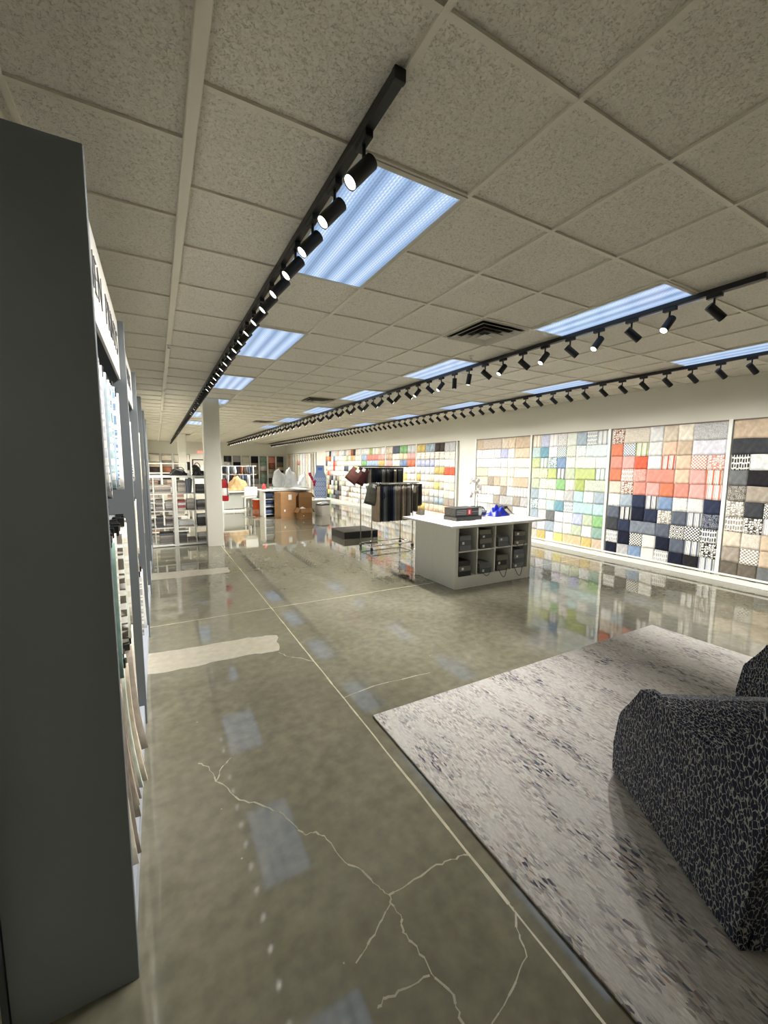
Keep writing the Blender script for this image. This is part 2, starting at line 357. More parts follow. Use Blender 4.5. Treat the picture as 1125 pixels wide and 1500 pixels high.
# ------------------------------------------------------------------ troffers, diffusers, sprinklers
def troffer():
    t = empty('ceiling_light', (0, 0, 0))
    f = MB(); w_, l_ = .61, 1.22
    f.box(0, .028, 0, l_, -.006, .014).box(w_-.028, w_, 0, l_, -.006, .014).box(.028, w_-.028, 0, .028, -.006, .014).box(.028, w_-.028, l_-.028, l_, -.006, .014)
    f.build('frame', M('troffer_trim', (196, 192, 176), .4), t)
    l = MB().box(-.278, .278, -(l_/2-.027), l_/2-.027, -.002, .004).build('diffuser', ln, t); l.location = (w_/2, l_/2, 0)
    return t
proto = None
cols_ = [(0, 'left'), (4, 'middle'), (8, 'right')]
for ci, cn in cols_:
    for k in range(6):
        y = GY+T*(1+4*k)
        if y > 25: continue
        t = troffer() if proto is None else copy_tree(proto)
        proto = proto or t
        t.location = (GX+T*ci, y, CEIL)
        tag(t, '%s recessed fluorescent ceiling light from the camera in the %s row of lights' % (ordw(k+1), cn), 'ceiling light', 'recessed ceiling lights')
ventm = M('vent_paint', (176, 172, 156), .45); ventd = M('vent_dark', (12, 12, 12), .9)
def vent(x, y, label):
    t = empty('ceiling_vent', (x, y, CEIL), 0, label, 'ceiling vent', 'square ceiling air vents')
    MB().box(-.3, .3, -.3, .3, .008, .014).build('backing', ventd, t)
    f = MB()
    for a in (.302,): 
        f.box(-a, a, -a, -a+.03, -.004, .012).box(-a, a, a-.03, a, -.004, .012).box(-a, -a+.03, -a+.03, a-.03, -.004, .012).box(a-.03, a, -a+.03, a-.03, -.004, .012)
    f.build('frame', ventm, t)
    for q, a in enumerate((.265, .195, .125)):
        m = MB()                                     # sloping square louvre
        o_, i_, z0, z1 = a, a-.062, -.022-.006*q, .004
        ring = lambda h, z: [m.b.verts.new(v_) for v_ in ((-h, -h, z), (h, -h, z), (h, h, z), (-h, h, z))]
        A, B = ring(o_, z0), ring(i_, z1); A2, B2 = ring(o_, z0-.003), ring(i_-.003, z1-.003)
        for k in range(4):
            k2 = (k+1) % 4
            m.b.faces.new((A[k], A[k2], B[k2], B[k])); m.b.faces.new((A2[k], B2[k], B2[k2], A2[k2])); m.b.faces.new((A[k], A2[k], A2[k2], A[k2]))
        m.build('louvre', ventm, t)
    MB().box(-.06, .06, -.06, .06, -.04, -.034).build('centre_plate', ventm, t)
vent(GX+3.5*T, GY+3.5*T, 'square louvred ceiling vent nearest the camera, between two rows of lights')
vent(GX+3.5*T, GY+11.5*T, 'second square ceiling vent, farther down the middle of the ceiling')
vent(GX+3.5*T, GY+19.5*T, 'third square ceiling vent, far down the middle of the ceiling')
vent(GX+.5*T, GY+14.5*T, 'square ceiling vent just behind the top of the near white column')
vent(GX+.5*T, GY+27.5*T+4*T, 'square ceiling vent just behind the top of the far white column')
def sprinkler(x, y, z, label):
    t = empty('sprinkler_head', (x, y, z), 0, label, 'sprinkler')
    MB().lathe([(.03, 0), (.03, -.006), (.012, -.01), (.01, -.03)]).build('escutcheon', white, t)
    MB().cone((0, 0, -.03), (0, 0, -.034), .016).build('deflector', steel, t)
sprinkler(3.42, 4.0, CEIL+.012, 'small white sprinkler head in a ceiling tile by the nearest square vent')
for k, y in enumerate((5.2, 8.2, 11.5, 15.0)):
    sprinkler(.182, y, CEIL-.035, '%s sprinkler head from the camera along the ceiling strip on the left' % ordw(k+1))

# ------------------------------------------------------------------ track lights
def lamp_data(watt):
    d = bpy.data.lights.new('spot_beam', 'SPOT'); d.energy = watt; d.spot_size = R(84); d.spot_blend = 1; d.shadow_soft_size = .05; d.color = (1, .968, .9)
    return d
LD = [lamp_data(v) for v in (SPOT_L, SPOT_M, SPOT_R)]
HM = {}
def spotlight(x, y, z, aim, beam):
    """head hanging under the rail at (x,y,z); aim = unit vector out of the lamp"""
    t = empty('track_spotlight', (x, y, z))
    if 'mount' not in HM:
        HM['mount'] = MB().box(-.017, .017, -.05, .05, -.028, 0, .003).mesh('mount', black)
        HM['stem'] = MB().cone((0, 0, -.1), (0, 0, -.026), .008, n=8).box(-.012, .012, -.012, .012, -.11, -.085, .003).mesh('stem', black)
        m = MB().cone((0, 0, -.072), (0, 0, .066), .031, n=20, caps=False)
        m.cone((0, 0, .066), (0, 0, .068), .031, n=20); m.cone((0, 0, -.066), (0, 0, -.064), .03, n=20)
        HM['housing'] = m.mesh('housing', black)
        HM['lens'] = MB().cone((0, 0, -.0665), (0, 0, -.069), .027, n=18).mesh('lens', glow)
    c = Vector((0, 0, -.115))
    q = (-aim).to_track_quat('Z', 'Y')
    def add(n, me=None):
        o = bpy.data.objects.new(n, me); col.objects.link(o); o.parent = t; return o
    add('mount', HM['mount']); add('stem', HM['stem'])
    h = add('housing', HM['housing']); h.location = c+aim*.02; h.rotation_euler = q.to_euler()
    l = add('lens', HM['lens']); l.location = h.location; l.rotation_euler = h.rotation_euler
    s = bpy.data.objects.new('bulb', LD[beam]); col.objects.link(s); s.parent = t; s.location = c+aim*.1; s.rotation_euler = q.to_euler()
    return t
def track(x, y0, y1, label):
    t = empty('light_track', (x, y0, CEIL), 0, label, 'light track', 'ceiling light tracks')
    m = MB().box(-.02, .02, 0, y1-y0, -.04, 0, .003); m.build('rail', black, t)
    MB().box(-.022, .022, -.02, .002, -.042, 0, .003).build('end_cap', black, t)
track(.78, 1.33, 25.6, 'black light track on the left, nearest the camera')
track(3.70, 1.33, 25.6, 'black light track running down the middle of the ceiling')
track(6.13, 1.33, 25.6, 'black light track on the right, beside the swatch wall')
def av(*a): return Vector(a).normalized()
for k in range(78):
    j = rnd.uniform(-.05, .05)
    tag(spotlight(.78, 1.59+.305*k, CEIL-.04, av(-.68, .06+j, -.76) if not 18 <= k <= 21 else av(-.55, .5+j, -.68), 0), 'black spotlight, %s from the camera along the left track, aimed at the shelves' % ordw(k+1), 'spotlight', 'spotlights on the left track')
for k in range(78):
    if k in (9, 10): a = av(-.1+.15*(k-9), .1, -1)
    elif k % 2 == 0: a = av(.6, -.42, -.62)
    elif k < 14: a = av(-.6, .1, -.75)
    else: a = av(-.5, .5, -.7)
    tag(spotlight(3.70, 1.61+.305*k, CEIL-.04, a, 1), 'black spotlight, %s from the camera along the middle track' % ordw(k+1), 'spotlight', 'spotlights on the middle track')
for k in range(78):
    j = rnd.uniform(-.04, .04)
    tag(spotlight(6.13, 1.62+.305*k, CEIL-.04, av(.66, -.34+j, -.67), 2), 'black spotlight, %s from the camera along the right track, aimed at swatch wall' % ordw(k+1), 'spotlight', 'spotlights on the right track')

# ------------------------------------------------------------------ swatch wall
C = dict(  # colour name -> (sRGB, lighter partner)
 tan=((196,170,140),None), beige=((208,192,168),None), cream=((226,216,196),None), sand=((214,190,158),None), taupe=((158,144,128),None),
 white=((238,238,236),(222,222,224)), offwhite=((230,228,220),(216,214,206)), lilac=((206,204,218),None), periwinkle=((168,176,214),None), grey=((172,172,174),None), palegrey=((206,208,208),None),
 darkgrey=((104,106,108),None), charcoal=((58,60,64),None), black=((34,32,36),None), brown=((70,60,56),None), darktaupe=((104,94,80),None), slate=((84,92,108),None),
 navy=((40,48,78),None), darknavy=((22,26,48),None), denim=((110,120,136),(136,146,160)), blue=((110,140,182),None), lightblue=((150,176,212),None), teal=((96,148,168),None), aqua=((160,196,200),None), paleaqua=((190,210,208),None), bluegrey=((148,166,180),None),
 sage=((178,192,160),None), palesage=((206,214,196),None), lime=((184,200,110),(200,214,130)), olive=((164,180,92),None), green=((128,184,112),None), teagreen=((128,164,150),None),
 gold=((206,176,92),None), yellow=((220,204,104),None), goldtan=((206,178,132),None), peach=((226,182,150),None), pink=((238,156,146),(244,176,168)), coral=((238,130,110),(244,150,132)), orange=((232,112,72),(238,130,92)), vermilion=((236,84,52),None), rust=((168,96,62),None))
def _mute(c):
    if c is None: return None
    m_ = sum(c)/3; return tuple(int(v*.72+m_*.28) for v in c)
C = {k: (_mute(v[0]), _mute(v[1])) for k, v in C.items()}
WH = (240, 238, 232)
def fab(code):
    n, *k = code.split('/'); k = k[0] if k else 'plain'; a, b_ = C[n]
    two = {'stripe': WH, 'print': WH, 'ikat': WH, 'swirl': tuple(int((v+238)/2) for v in a), 'grid': WH, 'geo': WH}.get(k, b_)
    return fabric(a, two, k)
NICE = dict(palegrey='pale grey', darkgrey='dark grey', offwhite='off-white', darktaupe='dark taupe', darknavy='very dark navy', lightblue='light blue', paleaqua='pale aqua', bluegrey='blue grey', palesage='pale sage', goldtan='golden tan', teagreen='grey green')
PAT = dict(plain='plain', stripe='striped', ikat='ikat', print='scroll print', grid='checked', swirl='swirl-pattern', geo='geometric')
_sw = {}
def swatch_mesh(nw, var):
    if (nw, var) in _sw: return _sw[nw, var]
    q = random.Random(var*31+nw); W_ = .2195*nw-.0015; H_ = .262; ph = [q.uniform(0, 6.3) for _ in range(5)]; amp = q.uniform(.002, .005)
    def fn(u, v):
        y = (u-.5)*W_; z = (.5-v)*H_
        x = -.005-.008*v-.6*amp*(math.sin(9*y/W_*.6+ph[0])*math.sin(3*v+ph[1])+.6*math.sin(17*u+ph[2]+3*v)*v)
        return (x, y+(.5-v)*.004*math.sin(ph[3]), z-.003*math.sin(5*u+ph[4])*v), (-1, 0, -.02)
    mb = MB().sheet(fn, 7*nw, 6, .004); _sw[nw, var] = mb.b
    return mb.b
def swatch(y_left, z_top, nw, code, label, group, x=XR-.038):
    bmq = swatch_mesh(nw, rnd.randint(0, 5)).copy()
    bmesh.ops.recalc_face_normals(bmq, faces=bmq.faces)
    me = bpy.data.meshes.new('fabric_swatch'); bmq.to_mesh(me); bmq.free(); me.materials.append(fab(code))
    o = bpy.data.objects.new('fabric_swatch', me); col.objects.link(o)
    o.location = (x, y_left-.2195*nw/2, z_top-.131); o.rotation_euler = (rnd.uniform(-.012, .012), rnd.uniform(-.01, .01), 0)
    return tag(o, label, 'fabric swatch', group)
def cabinet_frame(name, y0, y1, divs, label, wd=.05):
    t = empty(name, (0, 0, 0), 0, label, 'wall display', 'white fabric display frames on the right wall'); t.location = (XR, y0, 0); L_ = y1-y0
    MB().box(-.02, 0, 0, L_, .125, 2.40).build('backing', M('display_back', (214, 214, 208), .7), t)
    MB().box(-.07, -.0, 0, L_, .10, .128, .003).build('bottom_ledge', white, t)
    MB().box(-.05, 0, 0, L_, 2.395, 2.415, .002).build('top_shadow_strip', M('shadow_gap_tone', (120, 104, 92), .6), t)  # dark colour paints the shadow gap along the frame's top edge
    for d in divs: MB().box(-.06, 0, d-y0-wd/2, d-y0+wd/2, .12, 2.42, .003).build('divider', white, t)
    return t
BAYS = [  # name, left Y, rows of "fabric*width"
 ('pale neutral bay', 8.33, ['tan*1 tan/swirl*3 beige*1 sand*1 tan*2', 'white/stripe*1 white*2 lilac*1 periwinkle*1 lilac/stripe*1 sand*2', 'white*1 white*2 palegrey*1 white*1 white*1 cream/swirl*2', 'beige*2 cream/swirl*2 cream*1 beige/stripe*1 cream/print*2', 'beige/swirl*2 taupe*1 tan*1 beige*1 sand/stripe*1 tan*2', 'taupe/stripe*1 grey/stripe*1 white*1 palegrey/stripe*1 taupe*1 palegrey*1 grey/stripe*2', 'white*2 palegrey*1 taupe*1 grey*2 taupe*1 grey*1', 'palegrey*2 grey*2 taupe*2 palegrey/swirl*2', 'palegrey*2 beige*2 palegrey*2 grey*2', 'beige*2 palegrey*2 sand*2 taupe*2']),
 ('green and aqua bay', 6.49, ['goldtan/stripe*1 periwinkle/swirl*1 lilac/stripe*1 grey/geo*1 palesage/swirl*1 bluegrey*1 bluegrey/ikat*1 bluegrey/stripe*1', 'aqua/swirl*1 teal*1 lilac/print*1 teal/grid*1 sage/geo*1 paleaqua/print*1 paleaqua*2', 'lime/swirl*1 teagreen/stripe*1 teal/print*1 blue*1 palesage/print*1 palesage*2 palegrey*1', 'lime/geo*1 lime/print*1 lime*1 slate/stripe*1 sage*1 lime*2 teagreen/stripe*1', 'sage*1 sage/print*2 green*1 beige/stripe*1 olive*1 sage/swirl*2', 'bluegrey*1 paleaqua*1 palesage*1 palegrey*1 grey*1 aqua*1 palegrey/stripe*1 bluegrey*1', 'teal/print*1 palegrey/swirl*1 aqua/swirl*1 teal*1 bluegrey/ikat*1 aqua*2 aqua*1', 'bluegrey*1 bluegrey/grid*1 darkgrey*1 lilac*1 lilac/print*1 periwinkle*1 sage*1 green*1', 'grey*1 lilac*1 bluegrey*1 palegrey*1 palesage*1 sage*1 palegrey*1 teagreen*1', 'beige*1 gold*1 lilac/stripe*1 yellow*1 goldtan*2 gold*1 tan*1']),
 ('coral and navy bay', 4.66, ['rust/print*1 beige/swirl*2 palegrey*1 beige*1 cream*1 grey/swirl*2', 'orange*1 blue/grid*1 olive/stripe*1 palegrey*1 peach*1 tan*1 lilac*2', 'coral*1 pink*1 vermilion*1 white*1 vermilion/stripe*1 peach*1 coral/grid*1 coral/print*1', 'orange*1 pink/ikat*1 coral/swirl*1 coral*2 peach*1 pink*1 orange/stripe*1', 'sand/swirl*1 rust/print*1 coral*1 pink*1 orange*1 coral*1 pink*1 coral/stripe*1', 'palegrey/stripe*1 bluegrey*1 navy*1 slate/stripe*1 blue*1 palegrey/print*1 palegrey/swirl*1 navy*1', 'slate*1 black/stripe*1 darknavy*1 navy*1 taupe/print*1 slate*1 denim/stripe*1 navy/swirl*1', 'charcoal*1 navy*1 denim*2 slate*1 darknavy/geo*1 navy/grid*1 slate/ikat*1', 'grey/ikat*1 darknavy*1 charcoal/grid*1 offwhite*1 darknavy*1 slate*1 denim/stripe*1 black/print*1', 'darknavy*1 grey*1 blue*1 offwhite*1 grey/ikat*1 darknavy*1 black*1 denim/stripe*1']),
 ('black and taupe bay', 2.83, ['tan*2 gold*1 sand*1', 'charcoal*2 lightblue*1 grey*1', 'charcoal/ikat*1 palegrey*2 grey*1', 'darkgrey*1 black*2 grey*1', 'darktaupe/swirl*1 taupe*2 grey*1', 'taupe/print*1 charcoal*1 black/geo*1 taupe*1', 'taupe/ikat*1 brown/print*1 grey/stripe*1 tan*1', 'beige*1 beige/swirl*1 tan*2', 'taupe*1 taupe/grid*1 tan*2', 'darktaupe*1 darktaupe*1 darkgrey*2'])]
ROWZ = [2.395-.2275*k for k in range(10)]
for bn, yl, rows in BAYS:
    for ri, row in enumerate(rows):
        y = yl+rnd.uniform(-.012, .004); ci = 0
        for e in row.split():
            code, nw = e.split('*'); nw = int(nw); ci += 1
            n_, *k_ = code.split('/'); k_ = k_[0] if k_ else 'plain'
            swatch(y, ROWZ[ri]+rnd.uniform(-.003, .003), nw, code, '%s %s swatch, row %s, %s from left, %s' % (NICE.get(n_, n_), PAT[k_], ordw(ri+1), ordw(ci), bn), 'fabric swatches of the '+bn)
            y -= .2195*nw
cabinet_frame('fabric_display_frame', 1.0, 8.40, [8.375, 6.54, 4.71, 2.87, 1.03], 'long white four-bay wall frame of fabric swatches, right of the island')
cabinet_frame('fabric_display_frame', 9.12, 19.45, [9.16, 11.22, 13.28, 15.34, 17.38, 19.42], 'long white wall frame of multicoloured fabric swatches behind the clothes rail')
# farther swatch wall: small in the photo, one object
FAR = [(17.38, ['offwhite cream charcoal lilac white palegrey peach white', 'orange gold vermilion cream blue white palegrey white', 'slate white paleaqua white vermilion pink white cream', 'beige cream white palesage vermilion white cream offwhite', 'beige vermilion pink grey white cream offwhite white', 'sage beige darkgrey charcoal grey darkgrey taupe sage', 'sage taupe black white darkgrey sage brown beige', 'beige rust beige grey taupe sage black darktaupe', 'charcoal yellow lime cream charcoal darkgrey slate darktaupe', 'brown black green darkgrey darkgrey charcoal brown taupe']),
       (15.34, ['palegrey grey palegrey peach rust brown cream white', 'cream palesage lime palegrey gold goldtan white cream', 'white cream palesage white cream white offwhite white', 'white slate slate paleaqua white cream lime cream', 'palegrey white palegrey rust cream palesage white cream', 'white cream palegrey white cream white beige cream', 'sage taupe cream white palegrey grey white cream', 'white cream palegrey taupe beige white cream cream', 'white lilac taupe beige cream palegrey cream white', 'cream beige peach palegrey beige white palegrey grey'])]
fm = MB(); fmats = []; fidx = {}
def fslot(code):
    if code not in fidx: fidx[code] = len(fmats); fmats.append(fab(code))
    return fidx[code]
q = random.Random(11)
pale = ['cream', 'offwhite', 'white', 'palegrey', 'beige', 'cream/print', 'palegrey/print', 'cream/swirl', 'sand/swirl', 'beige', 'offwhite', 'palegrey/stripe']
spice = {1: ['palesage', 'lightblue', 'coral', 'yellow', 'paleaqua', 'pink'], 2: ['olive', 'blue', 'gold', 'periwinkle/stripe', 'peach', 'pink', 'lightblue'], 3: ['gold', 'orange', 'coral', 'bluegrey', 'beige/ikat', 'grey', 'taupe', 'peach'], 0: []}
ACC = {(13.28, 1): 'lightblue coral coral pink', (13.28, 2): 'green lightblue lightblue gold', (11.22, 0): 'beige slate green bluegrey/stripe', (11.22, 1): 'tan beige/ikat sand pink', (11.22, 2): 'pink cream blue orange', (9.16, 0): 'gold bluegrey brown grey', (9.16, 1): 'beige/ikat sand/ikat tan/ikat beige/ikat', (9.16, 2): 'periwinkle periwinkle offwhite offwhite', (9.16, 3): 'palegrey palegrey gold vermilion', (9.16, 8): 'gold peach sand peach', (9.16, 9): 'darktaupe cream sand olive', (9.16, 7): 'palegrey grey bluegrey taupe'}
first30 = 0
for y0 in (9.16, 11.22, 13.28, 15.34, 17.38):
    yl = y0+2.03; table = dict(FAR).get(y0)
    for ri in range(10):
        for ci in range(8):
            if table: code = table[ri].split()[ci]
            else:
                acc = ACC.get((y0, ri))
                code = acc.split()[ci//2] if acc else (q.choice(pale) if q.random() < .88 or ri > 8 else q.choice(spice[q.choice((1, 2, 3))]))
            yy = yl-.2475*ci; zz = ROWZ[ri]
            if y0 == 9.16 and ci >= 6:        # the nearest two columns stay single swatches
                n_, *k_ = code.split('/'); k_ = k_[0] if k_ else 'plain'
                o = swatch(yy, zz, 1, code, '%s %s swatch, row %s, %s column of the frame behind the clothes rail' % (NICE.get(n_, n_), PAT[k_], ordw(ri+1), 'rightmost' if ci == 7 else 'second-last'), 'nearest fabric swatches of the far display frame')
                o.scale.y = 1.12; continue
            fm.mi = fslot(code); dz = q.uniform(-.003, .003); a0 = q.uniform(.01, .016)
            fm.sheet(lambda u, v: ((XR-.038-a0*v-.003*math.sin(7*u+ci+ri), yy-.2475*u+.0, zz+dz-.255*v), (-1, 0, 0)), 3, 2, .004)
tag(fm.build('fabric_swatches', fmats), 'rows of multicoloured and pale fabric swatches on the far right wall', 'fabric swatches', kind='stuff')
# last wall section: vertical fabric strips
t = cabinet_frame('fabric_display_frame', 20.9, 26.3, [20.95, 26.25], 'white wall frame of pale fabric lengths in the far right corner', .1)
sc_ = ['peach', 'cream', 'white', 'sand', 'palesage', 'cream', 'lilac', 'beige', 'cream', 'taupe']
for k, cn in enumerate(sc_):
    y1 = 26.1-.5*k
    tag(MB().sheet(lambda u, v: ((XR-.04-.008*math.sin(12*u+k), y1-.4*u, 2.36-2.1*v), (-1, 0, 0)), 8, 4, .006).build('fabric_length', fab(cn)), '%s fabric length, %s from the corner, on the far end of right wall' % (NICE.get(cn, cn), ordw(k+1)), 'fabric length', 'fabric lengths in the far corner')
tag(MB().sheet(lambda u, v: ((XR-.052, 24.1-.45*u, 1.98-.26*v), (-1, 0, 0)), 2, 2, .004).build('fabric_swatch', fab('pink')), 'small pink fabric swatch among pale lengths in the far right corner', 'fabric swatch')

# ------------------------------------------------------------------ left shelving with hanging samples
signm = M('sign_board', (186, 184, 178), .55); letm = M('sign_letters', (92, 92, 98), .35, .6)
PY = [1.42, 2.96, 4.50, 6.04, 7.58, 9.12]
XF = -.13
def text_mesh(s, size, ext, mat):
    cu = bpy.data.curves.new('t', 'FONT'); cu.body = s; cu.size = size; cu.extrude = ext; cu.offset = -.006; cu.align_x = 'CENTER'; cu.align_y = 'CENTER'
    o = bpy.data.objects.new('t', cu); col.objects.link(o); dg = bpy.context.evaluated_depsgraph_get()
    me = bpy.data.meshes.new_from_object(o.evaluated_get(dg)); bpy.data.objects.remove(o); bpy.data.curves.remove(cu)
    me.materials.clear(); me.materials.append(mat); return me
for k, (a, b_) in enumerate(zip(PY, PY[1:])):
    t = empty('sample_shelving', (XL, a, 0), 0, '%s grey shelving bay from the camera along the left wall' % ordw(k+1), 'shelving', 'grey fabric sample bays on the left wall')
    W_ = b_-a; d = XF-XL
    MB().box(0, .016, 0, W_, .02, 2.54).build('back_panel', darkp, t)
    MB().box(0.02, d, 0, .032, 0, 2.54, .002).build('side_panel', greyp, t)
    if k == 4: MB().box(0.02, d, W_-.032, W_, 0, 2.54, .002).build('side_panel', greyp, t)
    MB().box(.02, d-.012, .034, W_-.002, 0, .13, .002).build('plinth', M('pale_blue_plinth', (176, 182, 194), .5), t)
    for z in (2.10, 1.42, .78):
        MB().cone((.2, .033, z+.02), (.2, W_-.001, z+.02), .011, n=10).build('hanging_rod', chrome, t)
        MB().box(.02, .21, .034, .05, z-.02, z+.03).build('rod_bracket', black, t)
    if k < 2:
        s_ = empty('header_sign', (0, 0, 0), 0, ('white header sign with metal letters above the nearest sample bay' if k == 0 else 'white header sign above the second sample bay from the camera'), 'sign', 'white header signs over the sample bays')
        s_.location = (XF-.032, a+W_/2+.016, 2.365)
        MB().box(-.012, 0, -W_/2+.02, W_/2-.018, -.165, .17, .002).build('board', signm, s_)
        for c_ in (-1, 1): MB().box(-.1, -.012, c_*.6-.01, c_*.6+.01, .1, .12).build('bracket', steel, s_)
        word = 'LINEN PRINTS' if k == 0 else 'WOVENS'
        for wd_, yc in ((('LINEN', -.40), ('PRINTS', .32)) if k == 0 else (('WOVENS', 0),)):
            lt = bpy.data.objects.new('lettering', text_mesh(wd_, .2, .0015, letm)); col.objects.link(lt); lt.parent = s_
            lt.rotation_euler = (R(90), 0, R(90)); lt.location = (.003, yc, 0)
SETS = [  # per bay: three rows of colour codes
 [(['lightblue', 'bluegrey/ikat', 'white/print', 'grey/print', 'paleaqua', 'lilac/print', 'darkgrey/print', 'bluegrey', 'teal', 'bluegrey/print', 'aqua/print', 'slate/print', 'lightblue', 'blue/print', 'lightblue/print', 'white/print', 'denim/stripe', 'blue/print', 'slate/ikat', 'lightblue/print'], .5),
  (['teal', 'teagreen', 'slate/ikat', 'teal', 'teagreen', 'paleaqua/ikat', 'sage', 'cream/print', 'darktaupe/print', 'palesage', 'sage/stripe', 'cream', 'cream/print', 'sage', 'darktaupe', 'cream/print'], .56),
  (['offwhite', 'cream', 'taupe', 'taupe', 'taupe', 'beige', 'taupe', 'palesage', 'beige', 'cream/stripe', 'taupe', 'cream', 'beige', 'palegrey', 'cream'], .62)],
 [(['white/print', 'black/print', 'charcoal/print', 'white', 'black/print', 'grey/print', 'palegrey', 'white/print'], .52), (['offwhite', 'peach/print', 'cream', 'white', 'beige', 'cream/print'], .5), (['white/print', 'beige/print', 'coral/swirl', 'slate/print', 'grey/print', 'white'], .55)],
 [(['cream/geo', 'sand', 'cream', 'cream/print', 'sand', 'cream', 'beige', 'tan'], .66), (['cream', 'offwhite', 'beige', 'cream', 'cream'], .5), (['palegrey', 'offwhite', 'beige', 'grey', 'cream'], .5)],
 [(['tan', 'cream', 'sand', 'beige', 'tan'], .55), (['offwhite', 'palegrey', 'grey'], .5), (['grey', 'palegrey', 'white'], .5)],
 [(['grey', 'palegrey', 'grey'], .5), (['grey', 'white'], .5), (['grey', 'white'], .5)]]
def sample(x_in, x_out, y, z, ln_, code, lean, yawa, label, group):
    """clip hanger on the rod carrying one cloth sample, hanging across the bay"""
    t = empty('fabric_sample', (0, y, z), 0, label, 'fabric sample', group); t.location = ((x_in+x_out)/2, y, z); hw = (x_out-x_in)/2
    me = MB().sheet(lambda u, v: (((u-.5)*2*hw*1.0+lean*v*v*.6, .008*math.sin(5*u+y*9)*v, -.03-ln_*v), (0, 1, 0)), 5, 6, .006)
    o = me.build('cloth', fabric(*[C[code.split('/')[0]][0]]+[WH if '/' in code else C[code.split('/')[0]][1], (code.split('/')+['plain'])[1]]), t)
    MB().box(-hw*.92, hw*.92, -.005, .005, -.035, -.012, .002).build('hanger_bar', M('clear_hanger', (206, 210, 214), .2), t)
    for s_ in (-1, 1): MB().box(s_*hw*.8-.02, s_*hw*.8+.02, -.011, .011, -.05, -.004, .003).build('clip', blackp, t)
    t.rotation_euler.z = yawa
    return t
rowname = ['top', 'middle', 'bottom']
for bi, rows in enumerate(SETS):
    for ri, (codes, ln_) in enumerate(rows):
        n_ = len(codes); z = (2.10, 1.42, .78)[ri]+.0
        for k, cdx in enumerate(codes):
            y = PY[bi]+.16+(1.54-.3)*(k+.5)/n_ + rnd.uniform(-.015, .015)
            lean = rnd.uniform(-.01, .03)
            if bi == 0 and ri == 2: lean = .03+.06*(1-abs(k-8)/10) if k < 11 else .01
            yawa = rnd.uniform(-.12, .1)+(-.22 if bi == 0 and ri == 2 and 6 < k < 10 else 0)
            xo = XF-.035+rnd.uniform(-.02, .012)
            sample(XL+.03, xo, y, z, ln_*rnd.uniform(.94, 1.03), cdx, lean, yawa, '%s %s sample, %s from camera in %s row of %s left bay' % (NICE.get(cdx.split('/')[0], cdx.split('/')[0]), PAT[(cdx.split('/')+['plain'])[1]], ordw(k+1), rowname[ri], ordw(bi+1)), 'hanging fabric samples on the left wall')

# ------------------------------------------------------------------ rug and chairs
rm = MB(); rm.box(-1.705, 1.705, -2.16, 2.16, 0, .012, .004)
o = rm.build('area_rug', rg); o.location = (2.915, .155, .0015); tag(o, 'large pale grey distressed area rug on the concrete floor under the spotted chairs', 'rug')
ang_ = math.atan2(-.45, .73)   # chair local +Y (front) -> world direction
def arm_chair(loc, label):
    t = empty('lounge_chair', loc, 0, label, 'chair', 'spotted lounge chairs on the rug')
    t.rotation_euler.z = math.atan2(.852, .525)-math.pi/2
    W_ = .84
    BASE = [(.0, .012), (.86, .012), (.855, .18), (.835, .36)]
    BACK = [(-.02, 1.0), (-.08, 1.01), (-.12, .96), (-.06, .55), (-.015, .2)]
    RIM = BASE+[(.82, .39), (.76, .43), (.725, .47), (.685, .575), (.65, .605), (.60, .635), (.52, .645), (.44, .635), (.36, .612), (.28, .60), (.21, .608), (.15, .645), (.10, .69), (.06, .76), (.03, .83), (0, .91)]+BACK
    SEAT = BASE+[(.82, .385), (.76, .42), (.72, .47), (.68, .55), (.64, .59), (.58, .602), (.52, .59), (.45, .555), (.37, .515), (.29, .495), (.21, .50), (.15, .54), (.10, .62), (.06, .72), (.03, .80), (0, .88)]+BACK
    def prof(r_): return RIM if r_ else SEAT
    def body(x0, x1, rs, name, bev=.0):
        m = MB(); secs = [(x0, rs), (x1, rs)]
        m.prism(prof(rs), x0, x1, 'x')
        if bev: bmesh.ops.bevel(m.b, geom=[e for e in m.b.edges if abs(e.verts[0].co.x-e.verts[1].co.x) < 1e-6], offset=bev, segments=3, affect='EDGES')
        return m.build(name, lp, t)
    body(.05, W_-.05, 0, 'seat')
    body(0, .05, 1, 'side_panel', .014); body(W_-.05, W_, 1, 'side_panel', .014)
    for x in (.06, W_-.1):
        for y in (.06, .76): MB().box(x, x+.04, y, y+.04, 0, .014).build('foot', blackp, t)
    return t
n_dir = Vector((.852, -.525, 0)); f_dir = Vector((.525, .852, 0))
B0 = Vector((1.69, .49, .0135))
arm_chair(B0, 'dark navy spotted lounge chair with swooping seat, nearest the camera on the rug')
arm_chair(B0+n_dir*1.12+f_dir*.60, 'dark spotted lounge chair mostly cut off at the right, behind the nearer one')

